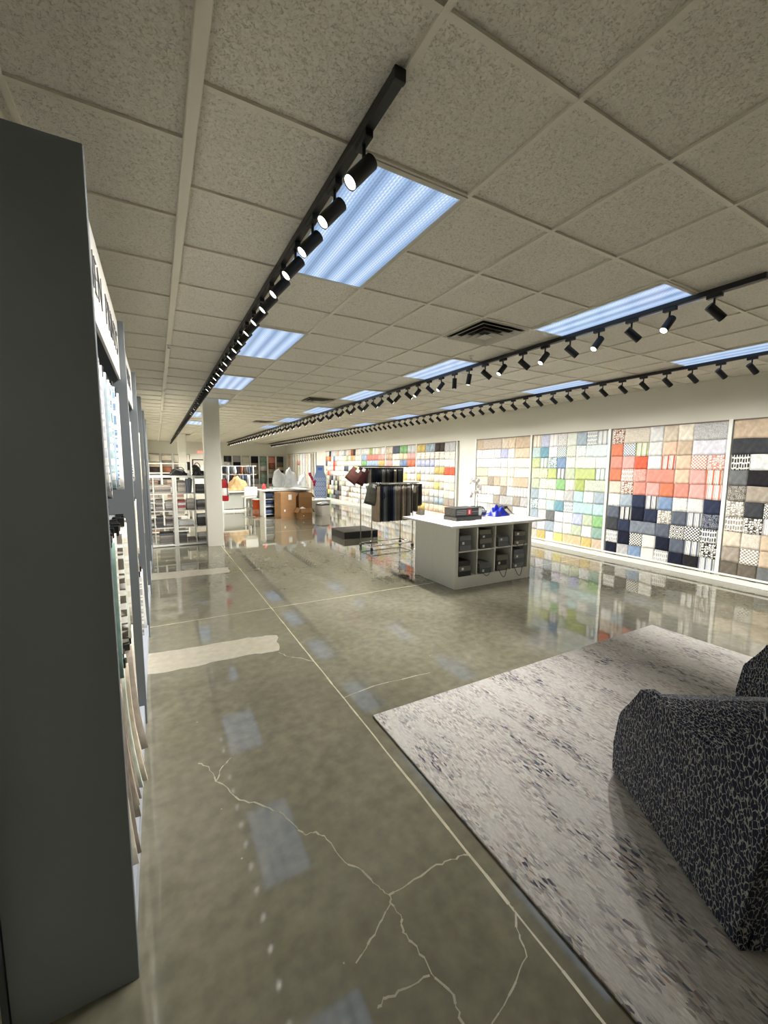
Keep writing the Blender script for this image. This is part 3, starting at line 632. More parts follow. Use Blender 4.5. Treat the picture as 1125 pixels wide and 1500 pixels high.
# ------------------------------------------------------------------ island
isl = empty('display_island', (3.54, 4.33, 0), 0, 'white display island with eight open cubbies and overhanging worktop', 'island')
wl = M('island_white', (232, 232, 224), .4)
W_, D_, H_ = 1.47, 1.0, .885
m = MB(); m.box(0, .03, 0, D_, 0, H_).box(W_-.03, W_, 0, D_, 0, H_).box(.03, W_-.03, .42, .44, .17, H_-.03).box(.03, W_-.03, 0, D_, H_-.03, H_).box(.03, W_-.03, D_-.02, D_, 0, H_-.03)
m.box(.03, W_-.03, .002, .02, 0, .17).box(.03, W_-.03, .02, .42, .15, .17)
m.build('carcass', wl, isl)
MB().box(-.008, 0, .0, .53, .0, H_-.002, .002).build('end_panel', wl, isl); MB().box(-.008, 0, .535, D_, .0, H_-.002, .002).build('end_panel', wl, isl)
cx = [.045, .385, .725, 1.065, 1.40]
for x in cx[1:4]: MB().box(x-.008, x+.008, .004, .42, .17, H_-.03).build('divider', wl, isl)
for k in range(4): MB().box(cx[k]+.008, cx[k+1]-.008, .006, .42, .515, .531).build('shelf', wl, isl)
MB().box(.03, .045, .002, .42, .17, H_-.03).box(1.40, W_-.03, .002, .42, .17, H_-.03).build('face_frame', wl, isl)
MB().box(-.19, 1.66, -.12, 1.10, H_, H_+.032, .004).build('worktop', M('white_worktop', (236, 236, 234), .18), isl)
binm = [M('binder_grey', (122, 125, 128), .5), M('binder_black', (34, 35, 38), .4), M('binder_slate', (96, 102, 110), .5), M('binder_taupe', (120, 116, 104), .5)]
def binder(loc, sx, sy, sz, mat, rz, label, group, strap=False, lab=False):
    t = empty('sample_binder', loc, rz, label, 'binder', group)
    m = MB(); m.box(-sx/2, sx/2, -sy/2, sy/2, 0, .004, .001).box(-sx/2, sx/2, -sy/2, sy/2, sz-.004, sz, .001).box(-sx/2, sx/2, -sy/2, -sy/2+.004, .003, sz-.003)
    m.build('cover', mat, t)
    MB().box(-sx/2+.006, sx/2-.006, -sy/2+.006, sy/2-.008, .005, sz-.005).build('swatches', M('binder_pages', (128, 124, 116), .8, noise=(60, .3)), t)
    if lab: MB().box(-sx*.3, -sx*.12, -sy/2-.001, -sy/2, sz*.25, sz*.75).build('spine_label', paper, t)
    if strap:
        pts = [Vector((-sx*.38+sx*.76*q_, -sy/2-.008-.03*math.sin(math.pi*q_), sz*.4-strap*math.sin(math.pi*q_))) for q_ in [k/12 for k in range(13)]]
        MB().tube(pts, .0045, 6).build('carry_strap', M('strap_grey', (70, 70, 72), .6), t)
    return t
IC = {(0, 0): [3, 0], (1, 0): [4, 1], (2, 0): [2, 0], (3, 0): [3, 1], (0, 1): [3, 1], (1, 1): [2, 1], (2, 1): [3, 1], (3, 1): [4, 1]}
colw = ['leftmost', 'second', 'third', 'rightmost']
for (ci, ri), (nb, st) in IC.items():
    z = .532 if ri == 0 else .171; zc = z
    x0 = 3.54+(cx[ci]+cx[ci+1])/2
    for k in range(nb):
        h = rnd.uniform(.06, .078); sx = rnd.uniform(.2, .235) if (ci and not (ci == 2 and k == nb-1)) else .2
        strap = .0
        if ri == 1 and k == 0 and ci >= 1: strap = {1: .06, 2: .12, 3: .14}[ci]
        if ci == 3 and ri == 0 and k == 0: strap = .09
        binder((x0+rnd.uniform(-.02, .02)-(.05 if ci == 0 else 0), 4.33+.158+rnd.uniform(-.004, .006), zc), sx, .3, h, binm[(k*2+ci+ri) % 4], rnd.uniform(-.06, .06),
               'dark sample binder, %s from bottom in the %s cubby of the %s row, white island' % (ordw(k+1), colw[ci], 'upper' if ri == 0 else 'lower'), 'sample binders in the island', strap, (k+ci) % 2 == 1)
        zc += h+.001
b1 = binder((3.98, 4.74, .9175), .5, .3, .055, binm[1], R(3), 'black sample book lying flat at the bottom of the pair on island worktop', None, .02)
b2 = binder((3.97, 4.76, .9735), .46, .26, .12, M('binder_blueblack', (34, 40, 50), .35), R(4), 'larger dark sample book with a red square, on top of the pair on island', None)
MB().box(.0, .075, -.1335, -.1305, .02, .105).build('red_square', M('red_square', (206, 36, 44), .5), b2)
MB().box(.022, .05, -.1345, -.1336, .035, .09).build('emblem', paper, b2)
MB().box(.09, .22, -.1325, -.1305, .06, .067).build('silver_line', steel, b2)
for z_ in (.03, .055, .08): MB().box(-.215, -.02, -.1325, -.1305, z_, z_+.014).build('silver_line', M('silver_ink', (128, 130, 132), .3, .5), b2)
# orchid
po = empty('potted_orchid', (4.43, 4.93, .9175), 0, 'white orchid in a pale grey bowl on the island worktop', 'plant')
MB().lathe([(.05, 0), (.075, .05), (.088, .12), (.09, .13), (.078, .128), (.07, .1)], n=24).build('pot', M('pale_pot', (206, 210, 210), .5), po)
gm = M('orchid_leaf', (38, 58, 30), .35)
for k in range(7):
    a = k*.9+.3; ln_ = rnd.uniform(.1, .17)
    def lf(u, v, a=a, ln_=ln_):
        r_ = ln_*u; wv_ = .028*math.sin(math.pi*min(1, u*.9+.1))*(v-.5)*2; z_ = .12+.14*u-.16*u*u+abs(v-.5)*.02
        return (math.cos(a)*r_-math.sin(a)*wv_, math.sin(a)*r_+math.cos(a)*wv_, z_), (0, 0, 1)
    MB().sheet(lf, 8, 4, .003).build('leaf', gm, po)
stem = [Vector((0.01, 0, .12)), Vector((0.01, 0, .3)), Vector((.0, 0, .45)), Vector((-.03, 0, .54)), Vector((-.09, .0, .57)), Vector((-.15, .0, .55))]
MB().tube(stem, .004, 6).build('stem', M('orchid_stem', (78, 74, 48), .6), po)
MB().tube([Vector((0.01, 0, .3)), Vector((-.02, .01, .38)), Vector((-.08, .01, .41)), Vector((-.14, .01, .38))], .003, 6).build('stem', M('orchid_stem', (78, 74, 48), .6), po)
pm_ = M('orchid_petal', (236, 232, 232), .6); yel = M('orchid_heart', (196, 140, 150), .6)
for (x, z) in ((-.16, .54), (-.12, .585), (-.07, .56), (-.03, .6), (.0, .53), (.03, .57), (-.15, .37), (-.11, .405), (-.06, .385), (.04, .48), (.05, .44), (-.14, .33)):
    f = MB(); yy = rnd.uniform(-.05, .03)
    for p_ in range(5):
        a = p_*1.2566+.3; f.ball((x+math.cos(a)*.016, yy+rnd.uniform(-.006, .004), z+math.sin(a)*.016), .016, (1, .25, 1), 6)
    fo = f.build('flower', pm_, po); MB().ball((x, yy-.006, z), .005, n=5).build('flower_centre', yel, fo)
# blue bag, grey dish, ribbon, acrylic stand
bb = MB()
def bagf(u, v):
    x = (u-.5)*.4; y = (v-.5)*.26; e = (1-abs(2*u-1)**3)*(1-abs(2*v-1)**3)
    return (x, y, .003+e*(.10+.05*math.sin(9*u+3*v)+.035*math.sin(17*v-6*u)+.06*math.exp(-((u-.25)**2+(v-.5)**2)*60)))
bb.grid(bagf, 22, 16); bb.grid(lambda u, v: ((u-.5)*.4, (v-.5)*.26, .001), 22, 16); bmesh.ops.remove_doubles(bb.b, verts=bb.b.verts, dist=.0015)
o = bb.build('crumpled_bag', M('royal_blue_plastic', (28, 44, 168), .3)); o.location = (4.80, 4.87, .9175); o.rotation_euler.z = .2
tag(o, 'crumpled royal blue bag lying on the island worktop beside the orchid', 'bag')
o = MB().sheet(lambda u, v: ((-.02+.28*u, -.06+.04*v, .12-.02*u-.10*u*u+.02*math.sin(6*u)), (0, 0, 1)), 16, 2, .003).build('dark_ribbon', M('dark_green_ribbon', (62, 72, 66), .4)); o.location = (4.86, 4.84, .9235+.01)
tag(o, 'dark green strap draped over the crumpled blue bag on the island', 'strap')
o = MB().lathe([(.04, 0), (.07, .03), (.085, .075), (.078, .074), (.06, .03)]).build('grey_dish', M('grey_dish', (112, 112, 116), .5)); o.location = (4.62, 5.02, .9175); tag(o, 'small grey bowl between the orchid pot and blue bag on the island', 'bowl')
ac = empty('acrylic_stand', (5.08, 5.0, .9175), 0, 'clear acrylic stand with a dark bar at the right of the island worktop', 'display stand')
acr = M('clear_acrylic', (225, 230, 232), .08, trans=.9)
MB().box(-.1, .1, -.06, .06, 0, .006, .001).build('base', acr, ac); MB().box(-.1, .1, .054, .06, .006, .16, .001).build('back', acr, ac); MB().box(-.1, .1, -.055, .055, .16, .166, .001).build('top', acr, ac)
MB().box(-.09, .06, -.03, .03, .092, .13, .003).build('bar', M('dark_bar', (60, 46, 50), .5), ac); MB().box(-.1, .1, -.05, .053, .086, .09).build('shelf', acr, ac)

# ------------------------------------------------------------------ low black platform
pf = empty('display_platform', (0, 0, 0), 0, 'low black square display platform on the floor behind the clothes rail', 'platform')
MB().box(3.74, 4.62, 8.62, 9.42, .0, .15, .004).build('body', M('platform_black', (22, 22, 22), .5), pf)
MB().box(3.735, 4.625, 8.615, 9.425, .15, .165, .004).build('top', M('platform_top', (62, 60, 56), .45), pf)

# ------------------------------------------------------------------ rolling sample rail
rk = empty('rolling_rail', (3.70, 7.16, 0), R(3), 'chrome two-level rolling rail hung with dark fabric samples', 'clothes rail')
LX, DY = 1.0, .46
for x in (0, LX):
    for y, h in ((0, 1.36), (DY, 1.69)):
        MB().cone((x, y, .09), (x, y, h), .0125, n=10).build('upright', chrome, rk)
        c = MB(); c.cone((x-.014, y, .035), (x+.014, y, .035), .035, n=16); wheel = c.build('caster', M('caster_rubber', (28, 28, 28), .6), rk)
        MB().box(x-.02, x+.02, y-.012, y+.012, .06, .092, .003).build('caster_fork', chrome, rk)
    MB().cone((x, 0, .1), (x, DY, .1), .0125, n=10).build('base_rail', chrome, rk)
for y in (0, DY): MB().cone((0, y, .1), (LX, y, .1), .0125, n=10).build('base_rail', chrome, rk)
MB().cone((-.06, 0, 1.36), (LX+.16, 0, 1.36), .012, n=10).build('hanging_bar', chrome, rk)
MB().cone((-.06, DY, 1.69), (LX+.2, DY, 1.69), .012, n=10).build('hanging_bar', blackp, rk)
MB().cone((-.06, DY-.1, 1.66), (LX-.1, DY-.1, 1.66), .01, n=10).build('hanging_bar', blackp, rk)
RC = ['tan', 'tan', 'brown/swirl', 'slate', 'bluegrey', 'denim', 'charcoal/swirl', 'navy', 'navy', 'denim', 'grey', 'taupe', 'taupe', 'darktaupe', 'beige', 'taupe/swirl', 'darktaupe', 'taupe', 'grey', 'darktaupe']
def rail_sample(x, y, z, wd, ln_, code, yawa, label, group, tilt=0):
    t = empty('fabric_sample', (0, 0, 0), yawa, label, 'fabric sample', group)
    p = rk.matrix_basis @ Vector((x, y, z)); t.location = p
    mb = MB().sheet(lambda u, v: ((.008*math.sin(6*u+x*30)*v, (u-.5)*wd, -.03-ln_*v), (1, 0, 0)), 5, 6, .007)
    n_, k_ = (code.split('/')+['plain'])[:2]
    mb.build('cloth', fabric(C[n_][0], None, k_), t)
    MB().box(-.006, .006, -wd*.45, wd*.45, -.036, -.014, .002).build('hanger_bar', blackp, t)
    for s_ in (-1, 1): MB().box(-.011, .011, s_*wd*.38-.02, s_*wd*.38+.02, -.05, -.008, .003).build('clip', blackp, t)
    t.rotation_euler.x = tilt
    return t
for k, cdx in enumerate(RC):
    x = .07+.043*k
    rail_sample(x, 0, 1.345, .30, .72*(1 if k < 19 else .8), cdx, R(3)-.08+rnd.uniform(-.09, .07), '%s %s sample, %s from left on the lower bar of rolling rail' % (NICE.get(cdx.split('/')[0], cdx.split('/')[0]), PAT[(cdx.split('/')+['plain'])[1]], ordw(k+1)), 'long fabric samples on the lower bar')
for k, cdx in enumerate(('darktaupe', 'taupe', 'charcoal', 'charcoal', 'darkgrey')):
    rail_sample(LX+.005+.035*k, 0, 1.345, .28, (.56, .56, .44, .44, .42)[k], cdx, R(3)-.08+rnd.uniform(-.06, .06), '%s shorter sample, %s beyond the right upright of rolling rail' % (NICE.get(cdx, cdx), ordw(k+1)), 'short fabric samples at the right end')
RU = ['brown', 'darktaupe', 'beige', 'darkgrey', 'charcoal', 'navy', 'navy/stripe', 'black', 'charcoal', 'grey', 'taupe', 'brown', 'darkgrey', 'charcoal/swirl', 'black', 'charcoal', 'beige', 'black', 'darkgrey', 'darkgrey', 'charcoal']
for k, cdx in enumerate(RU):
    rail_sample(.08+.046*k, DY, 1.675, .24, .31, cdx, R(3)-.1+rnd.uniform(-.09, .08), '%s %s sample, %s from left on the upper bar of rolling rail' % (NICE.get(cdx.split('/')[0], cdx.split('/')[0]), PAT[(cdx.split('/')+['plain'])[1]], ordw(k+1)), 'short fabric samples on the upper bar')
mar = (96, 62, 56)
def swing(x, y, z, sx, sz, rot, rgb, label):
    t = empty('fabric_sample', (0, 0, 0), 0, label, 'fabric sample', 'samples fanned out at the left end'); t.location = rk.matrix_basis @ Vector((x, y, z)); t.rotation_euler = rot
    MB().sheet(lambda u, v: (((u-.5)*sx, .01*math.sin(5*u+3*v), -sz*v), (0, 1, 0)), 5, 5, .007).build('cloth', fabric(rgb, None, 'plain'), t)
    MB().box(-.035, .035, -.008, .008, -.06, .01, .002).build('paper_tag', paper, t)
swing(-.08, DY-.06, 1.62, .26, .30, (0, R(38), R(-20)), mar, 'reddish brown sample swinging out at the upper left of rolling rail')
swing(.02, DY-.12, 1.64, .22, .34, (0, R(24), R(-30)), (70, 36, 36), 'dark maroon sample tilted behind the reddish brown one on rolling rail')
swing(-.02, .02, 1.33, .2, .36, (0, R(-14), R(-25)), (120, 116, 108), 'grey sample tilted outward at the lower left of rolling rail')
swing(.03, -.06, 1.33, .24, .40, (0, R(16), R(-10)), (92, 92, 84), 'olive grey sample hanging askew at the lower left of rolling rail')
swing(.075, -.1, 1.33, .12, .30, (0, R(-26), R(-10)), (34, 40, 72), 'small navy sample poking out beside the olive grey one on rail')

# ------------------------------------------------------------------ white open bookcases and their sample books
BK = ['taupe', 'darktaupe', 'grey', 'beige', 'darkgrey', 'brown', 'charcoal', 'sand', 'palegrey', 'taupe']
def flatbook(loc, sx, sy, sz, rgb, rz, label, group, upright=False):
    t = empty('sample_book', loc, rz, label, 'sample book', group)
    m = MB(); m.box(-sx/2, sx/2, -sy/2, sy/2, 0, .004).box(-sx/2, sx/2, -sy/2, sy/2, sz-.004, sz).box(-sx/2, sx/2, sy/2-.004, sy/2, .004, sz-.004)
    m.build('cover', M('book_cover_%d_%d_%d' % rgb, rgb, .6), t)
    MB().box(-sx/2+.005, sx/2-.005, -sy/2+.004, sy/2-.004, .005, sz-.005).build('pages', M('book_pages_%d' % rgb[0], tuple(min(255, int(v*.7+60)) for v in rgb), .8, noise=(70, .25)), t)
    return t
def bookcase(x0, y0, ncol, label, cells, name):
    t = empty('open_bookcase', (x0, y0, 0), 0, label, 'bookcase'); cw, th, ot = .335, .016, .038
    Wd = 2*ot+cw*ncol+th*(ncol-1); Hh = 1.47; D = .39
    for x in (0, Wd-ot): MB().box(x, x+ot, 0, D, 0, Hh, .002).build('side_panel', white, t)
    MB().box(ot, Wd-ot, 0, D, Hh-ot, Hh, .002).build('top_panel', white, t); MB().box(ot, Wd-ot, 0, D, .01, .01+ot, .002).build('bottom_panel', white, t)
    for r in range(1, 4): MB().box(ot, Wd-ot, .002, D-.002, .048+r*.351-th, .048+r*.351, .001).build('shelf', white, t)
    for c in range(1, ncol):
        for r in range(4): MB().box(ot+c*(cw+th)-th, ot+c*(cw+th), .002, D-.002, .048+r*.351, .048+r*.351+.335, .001).build('divider', white, t)
    for (ci, ri), st in cells.items():      # ri counted from the top row
        xc = x0+ot+ci*(cw+th); z0 = .048+(3-ri)*.351+.0005
        for si, (xo, wd, books) in enumerate(st):
            z = z0
            for k, cn in enumerate(books):
                h = rnd.uniform(.034, .058) if len(books) < 6 else rnd.uniform(.03, .048)
                if z+h > z0+.325: break
                rgb = tuple(int(v) for v in (C[cn][0] if cn in C else (150, 50, 50)))
                flatbook((xc+xo, y0+.19, z), wd, .3, h, rgb, rnd.uniform(-.03, .03), '%s book, %s up in stack %s, row %s, column %s, %s' % (NICE.get(cn, cn), ordw(k+1), 'one two three'.split()[si], 'one two three four'.split()[ri], 'one two three'.split()[ci], name), 'sample books in the %s' % name)
                z += h+.0008
    return t
S = lambda *a: a
bookcase(.31, 9.46, 2, 'white open bookcase beside the near column, filled with fabric sample books', {
    (0, 0): [(.09, .15, ['taupe', 'sand', 'beige', 'taupe', 'beige', 'darktaupe'])], (1, 0): [(.1, .17, ['charcoal', 'darkgrey', 'charcoal', 'slate'])],
    (0, 1): [(.085, .15, ['sand', 'crimson', 'white', 'crimson']), (.25, .15, ['darktaupe', 'taupe', 'grey', 'taupe', 'palegrey'])], (1, 1): [(.16, .28, ['taupe', 'charcoal', 'darktaupe', 'grey'])],
    (0, 2): [(.16, .29, ['taupe', 'white', 'white'])], (1, 2): [(.16, .28, ['black', 'charcoal', 'brown', 'charcoal', 'white'])],
    (0, 3): [(.085, .15, ['darktaupe', 'charcoal', 'brown', 'charcoal', 'darkgrey']), (.25, .15, ['taupe', 'darktaupe'])], (1, 3): [(.16, .28, ['grey', 'darkgrey', 'taupe', 'white'])]}, 'right white bookcase')
bookcase(-.455, 9.46, 2, 'white open bookcase against the left wall, filled with fabric sample books', {
    (0, 0): [(.25, .15, ['grey', 'brown', 'palegrey'])], (1, 0): [(.16, .3, ['taupe', 'darktaupe', 'taupe', 'beige'])],
    (0, 1): [(.25, .15, ['black', 'white', 'grey'])], (1, 1): [(.08, .13, ['darktaupe', 'taupe', 'charcoal', 'taupe', 'darktaupe']), (.255, .13, ['charcoal', 'taupe', 'grey', 'taupe'])],
    (0, 2): [(.25, .15, ['brown', 'white', 'darktaupe'])], (1, 2): [(.08, .13, ['charcoal', 'black', 'brown', 'black', 'charcoal']), (.255, .13, ['brown', 'taupe', 'brown', 'black', 'taupe'])],
    (0, 3): [(.25, .15, ['white', 'palegrey', 'lilac'])], (1, 3): [(.19, .26, ['darkgrey', 'darktaupe', 'darkgrey', 'taupe', 'charcoal'])]}, 'left white bookcase')
# leaning upright samples and a box behind
for k in range(4):
    o = MB().box(-.012, .012, -.13, .13, 0, .3, .002).build('sample_board', M('board_grey_%d' % k, (150-12*k, 158-12*k, 170-14*k), .6)); o.location = (.31+.2+.035*k, 9.65, 1.102); o.rotation_euler.y = R(6)
    tag(o, 'upright grey sample board, %s of four in the top left cell of right bookcase' % ordw(k+1), 'sample board', 'upright sample boards')
def bag_blob(name, loc, sx, sy, sz, mat, label, cat, seed, handle=True):
    t = empty(name, loc, 0, label, cat); q = random.Random(seed)
    m = MB(); P = [q.uniform(0, 6) for _ in range(6)]; NR, NS = 18, 30
    prof = lambda a, v: 1+.16*math.sin(2*a+P[0]+3*v)+.11*math.sin(5*a+P[1]-6*v)+.05*math.sin(9*a+P[2]+11*v)+q.uniform(-.035, .035)
    rings = []
    tilt = q.uniform(-.25, .25); peak = lambda a: 1+.16*math.sin(a+P[3])+.10*math.sin(3*a+P[4])
    for j in range(NR):
        v = j/(NR-1); r_ = (1-.42*v**2.2)*(1 if j else .96) if v < .9 else (1-.42*v**2.2)*(1-(v-.9)*7)
        rings.append([m.b.verts.new((sx/2*(r_*prof(2*math.pi*i/NS, v)*math.cos(2*math.pi*i/NS)+tilt*v), sy/2*r_*prof(2*math.pi*i/NS, v)*math.sin(2*math.pi*i/NS), sz*v*(peak(2*math.pi*i/NS) if j else 1))) for i in range(NS)])
    for a, b_ in zip(rings, rings[1:]):
        for i in range(NS): m.b.faces.new((a[i], a[(i+1) % NS], b_[(i+1) % NS], b_[i])).smooth = True
    m.b.faces.new(rings[0][::-1]); m.b.faces.new(rings[-1])
    m.build('body', mat, t)
    if handle:
        MB().tube([Vector((sx*.3*math.cos(a_), 0, sz*.85+sz*.5*math.sin(a_))) for a_ in [math.pi*k/10 for k in range(11)]], .008, 6).build('handle', mat, t)
    return t
leather = M('black_leather', (26, 24, 24), .4)
bag_blob('handbag', (.42, 9.63, 1.471), .3, .22, .13, leather, 'slouched black handbag on top of the bookcase, left of the far column', 'handbag', 3)
bag_blob('handbag', (.76, 9.6, 1.471), .2, .2, .2, leather, 'upright black bag on the right bookcase close to the near column', 'handbag', 5)
bx = MB().box(-.19, .19, -.14, .14, 0, .1, .004).build('black_case', leather)
bx.location = (.905, 9.66, 1.4715); bx.scale = (.55, .8, 1); tag(bx, 'low black case at the column end of the bookcase top', 'case')
cp = MB().lathe([(.035, 0), (.04, .09), (.037, .088), (.033, .01)]).build('white_cup', white); cp.location = (.6, 9.58, 1.471); tag(cp, 'small white cup between the two black bags on the bookcase', 'cup')
# taller white unit behind the left bookcase
t = empty('storage_unit', (-.455, 11.3, 0), 0, 'taller white open shelving unit standing behind the left bookcase', 'shelving')
for x in (0, .55, 1.1): MB().box(x, x+.03, 0, .4, 0, 1.74, .002).build('side_panel', white, t)
for z in (.03, .4, .76, 1.12, 1.48, 1.71): MB().box(.03, 1.1, .005, .395, z, z+.025).build('shelf', white, t)
for c_ in range(2):
    for r_ in range(4):
        z = (.056, .426, .786, 1.146)[r_]
        for k in range(3):
            cn = BK[(c_*5+r_*3+k*2) % 10] if (c_+r_+k) % 5 else 'rust'
            flatbook((-.455+.03+.27+.55*c_, 11.5, z+.001), .36, .3, .055, C[cn][0], rnd.uniform(-.04, .04), '%s book, %s up on shelf %s, %s half of rear storage unit' % (NICE.get(cn, cn), ordw(k+1), 'one two three four'.split()[r_], 'left' if c_ == 0 else 'right'), 'sample books in the rear storage unit'); z += .0565

# ------------------------------------------------------------------ exit sign, extinguisher
ex = empty('exit_sign', (2.36, YB-.001, 2.44), 0, 'small red EXIT sign high on the back wall', 'sign')
MB().box(-.17, .17, -.05, 0, -.1, .1, .004).build('housing', M('exit_housing', (230, 226, 214), .5), ex)
lt = bpy.data.objects.new('lettering', text_mesh('EXIT', .19, .002, M('exit_red', (255, 60, 70), .5, emit=((255, 60, 76), 4)))); col.objects.link(lt); lt.parent = ex
lt.rotation_euler = (R(90), 0, 0); lt.location = (0, -.0535, 0)
fe = empty('fire_extinguisher', (1.262, 9.30, .93), 0, 'red fire extinguisher hanging on the right side of the near column', 'fire extinguisher')
MB().lathe([(.06, 0), (.074, .02), (.076, .36), (.06, .41), (.03, .44), (.025, .46)], n=22).build('cylinder', red, fe)
MB().lathe([(.0768, .12), (.0775, .121), (.0775, .28), (.0768, .281)], n=22).build('label_wrap', paper, fe)
MB().cone((0, 0, .455), (0, 0, .5), .02, n=10).build('valve', steel, fe)
MB().box(-.012, .012, -.09, .03, .5, .512, .002).build('lever', blackp, fe); MB().box(-.012, .012, -.08, .03, .53, .54, .002).build('handle', blackp, fe); MB().box(-.012, .012, .02, .03, .5, .54, .001).build('handle_post', blackp, fe)
MB().tube([Vector((0, -.03, .49)), Vector((.03, -.08, .46)), Vector((.05, -.085, .3)), Vector((.05, -.08, .1))], .009).build('hose', blackp, fe)
MB().box(-.081, -.077, -.03, .03, .2, .5).build('wall_bracket', steel, fe)

# ------------------------------------------------------------------ back of the shop
def slabtable(name, x0, x1, y0, y1, h, label, cat, over=.04, sides=True, mid=None, front=None):
    t = empty(name, (x0, y0, 0), 0, label, cat); W_, D_ = x1-x0, y1-y0
    MB().box(-over, W_+over, -over, D_+over, h-.035, h, .004).build('tabletop', M('white_top2', (238, 238, 234), .25), t)
    for x in (0, W_-.05): MB().box(x, x+.05, 0, D_, 0, h-.035, .002).build('end_panel', white, t)
    if front: MB().box(.05, W_-.05, .08, .1, .1, h-.035).build('front_panel', front, t); MB().box(.05, W_-.05, .06, .1, .0, .06).build('rail', white, t)
    if mid:
        for z in mid: MB().box(.05, W_-.05, .02, D_-.02, z, z+.02).build('shelf', white, t)
        MB().box(.05, W_-.05, D_-.02, D_, 0, h-.035).build('back_panel', white, t)
    return t
slabtable('work_desk', 2.02, 2.85, 15.7, 16.4, .74, 'white desk with a grey front panel behind the near column', 'desk', .05, front=M('desk_grey', (168, 170, 164), .6))
slabtable('cutting_counter', 3.02, 4.5, 13.5, 14.15, .9, 'white counter with blue binders, behind the tall cardboard boxes', 'counter', .1, mid=(.08, .33, .58))
slabtable('cutting_counter', 3.7, 5.03, 14.9, 15.55, .9, 'second white counter under the clear plastic bags, farther back', 'counter', .03, mid=(.08, .45))
bl = [M('binder_blue_a', (58, 74, 112), .5), M('binder_blue_b', (92, 106, 140), .5), binm[1]]
for r_ in range(3):
    z = (.1015, .3515, .6015)[r_]
    for k in range(3):
        binder((3.2, 13.72, z), .24, .34, .062, bl[(r_+k) % 3], rnd.uniform(-.03, .03), 'blue or black binder, %s up on %s shelf at the left end of counter' % (ordw(k+1), ('bottom', 'middle', 'top')[r_]), 'binders in the counter'); z += .063
for r_ in range(2):
    z = (.1015, .4715)[r_]
    for k in range(4):
        binder((4.83, 15.12, z), .24, .34, .062, binm[1 + k % 2], rnd.uniform(-.03, .03), 'black binder, %s up on %s shelf of the farther counter' % (ordw(k+1), ('lower', 'upper')[r_]), 'binders in the farther counter'); z += .063
# bar stool
st = empty('bar_stool', (2.62, 13.9, 0), R(8), 'white swivel bar stool on a chrome pedestal beside the counter', 'stool')
MB().lathe([(.2, 0), (.2, .01), (.06, .03), (.03, .06)], n=26).build('base', chrome, st); MB().cone((0, 0, .04), (0, 0, .62), .024).build('pedestal', chrome, st)
MB().box(-.2, .2, -.19, .19, .62, .70, .03).build('seat', M('white_leather', (232, 230, 220), .45), st)
MB().box(-.21, .21, -.22, -.17, .70, 1.0, .02).build('backrest', M('white_leather', (232, 230, 220), .45), st)
MB().tube([Vector((-.12, .05, .3)), Vector((-.12, .16, .3)), Vector((.12, .16, .3)), Vector((.12, .05, .3)), Vector((0, 0, .3)), Vector((-.12, .05, .3))], .009).build('footrest', chrome, st)
# bucket
bk = empty('plastic_bucket', (3.33, 16.2, 0), 0, 'orange plastic bucket with a white lid on the floor behind the stool', 'bucket')
MB().lathe([(.125, 0), (.15, .36), (.155, .36), (.155, .375), (.14, .375)], n=26).build('body', M('orange_plastic', (232, 92, 34), .4), bk)
MB().lathe([(.158, .376), (.158, .395), (.145, .402), (.02, .402)], n=26).build('lid', paper, bk)
MB().tube([Vector((.157*math.cos(a), -.02-.12*math.sin(a), .33-.1*math.sin(a))) for a in [math.pi*k/10 for k in range(11)]], .003, 6).build('handle', steel, bk)
# cardboard boxes
def carton(name, loc, rz, sx, sy, sz, label, flaps=0, mat=card, marks=True):
    t = empty(name, loc, rz, label, 'box'); m = MB(); h = .006
    m.box(-sx/2, sx/2, -sy/2, sy/2, 0, h).box(-sx/2, sx/2, -sy/2, -sy/2+h, h, sz).box(-sx/2, sx/2, sy/2-h, sy/2, h, sz).box(-sx/2, -sx/2+h, -sy/2+h, sy/2-h, h, sz).box(sx/2-h, sx/2, -sy/2+h, sy/2-h, h, sz)
    if not flaps: m.box(-sx/2, sx/2, -sy/2, -.001, sz, sz+h).box(-sx/2, sx/2, .001, sy/2, sz, sz+h)
    m.build('body', mat, t)
    if flaps:
        for (cx_, cy_, wx, wy, ax, ang) in ((0, -sy/2, sx, sy*.42, 'X', flaps), (0, sy/2, sx, sy*.42, 'X', -flaps), (-sx/2, 0, sy, sx*.42, 'Y', -flaps*.8), (sx/2, 0, sy, sx*.42, 'Y', flaps*.8)):
            sgn = 1 if (cy_ > 0 or cx_ > 0) else -1
            Mx = Matrix.Translation((cx_, cy_, sz+.001)) @ Matrix.Rotation(ang, 4, ax)
            M2 = Mx @ (Matrix.Translation((0, sgn*wy/2, .003)) if ax == 'X' else Matrix.Translation((sgn*wy/2, 0, .003)))
            MB().obox(M2, *((wx-.01, wy, .005) if ax == 'X' else (wy, wx-.01, .005))).build('flap', mat, t)
    else: MB().box(-sx/2, sx/2, -.03, .03, sz+h, sz+h+.001).build('tape', cardtape, t)
    if marks:
        MB().box(.0, .11, -sy/2-.002, -sy/2, sz*.72, sz*.92).build('shipping_label', paper, t)
        MB().box(-sx*.3, -sx*.2, -sy/2-.002, -sy/2, sz*.28, sz*.36).build('sticker', paper, t)
    return t
carton('cardboard_box', (3.60, 13.08, 0), R(9), .52, .5, .84, 'tall closed brown cardboard box in front of the white counter')
carton('cardboard_box', (4.25, 13.2, 0), R(4), .46, .34, .80, 'tall cardboard box with open flaps, to the right of the closed one', R(70), marks=False)
carton('cardboard_box', (4.12, 12.72, 0), R(6), .4, .34, .34, 'small open cardboard box in front of the tall open one', R(72))
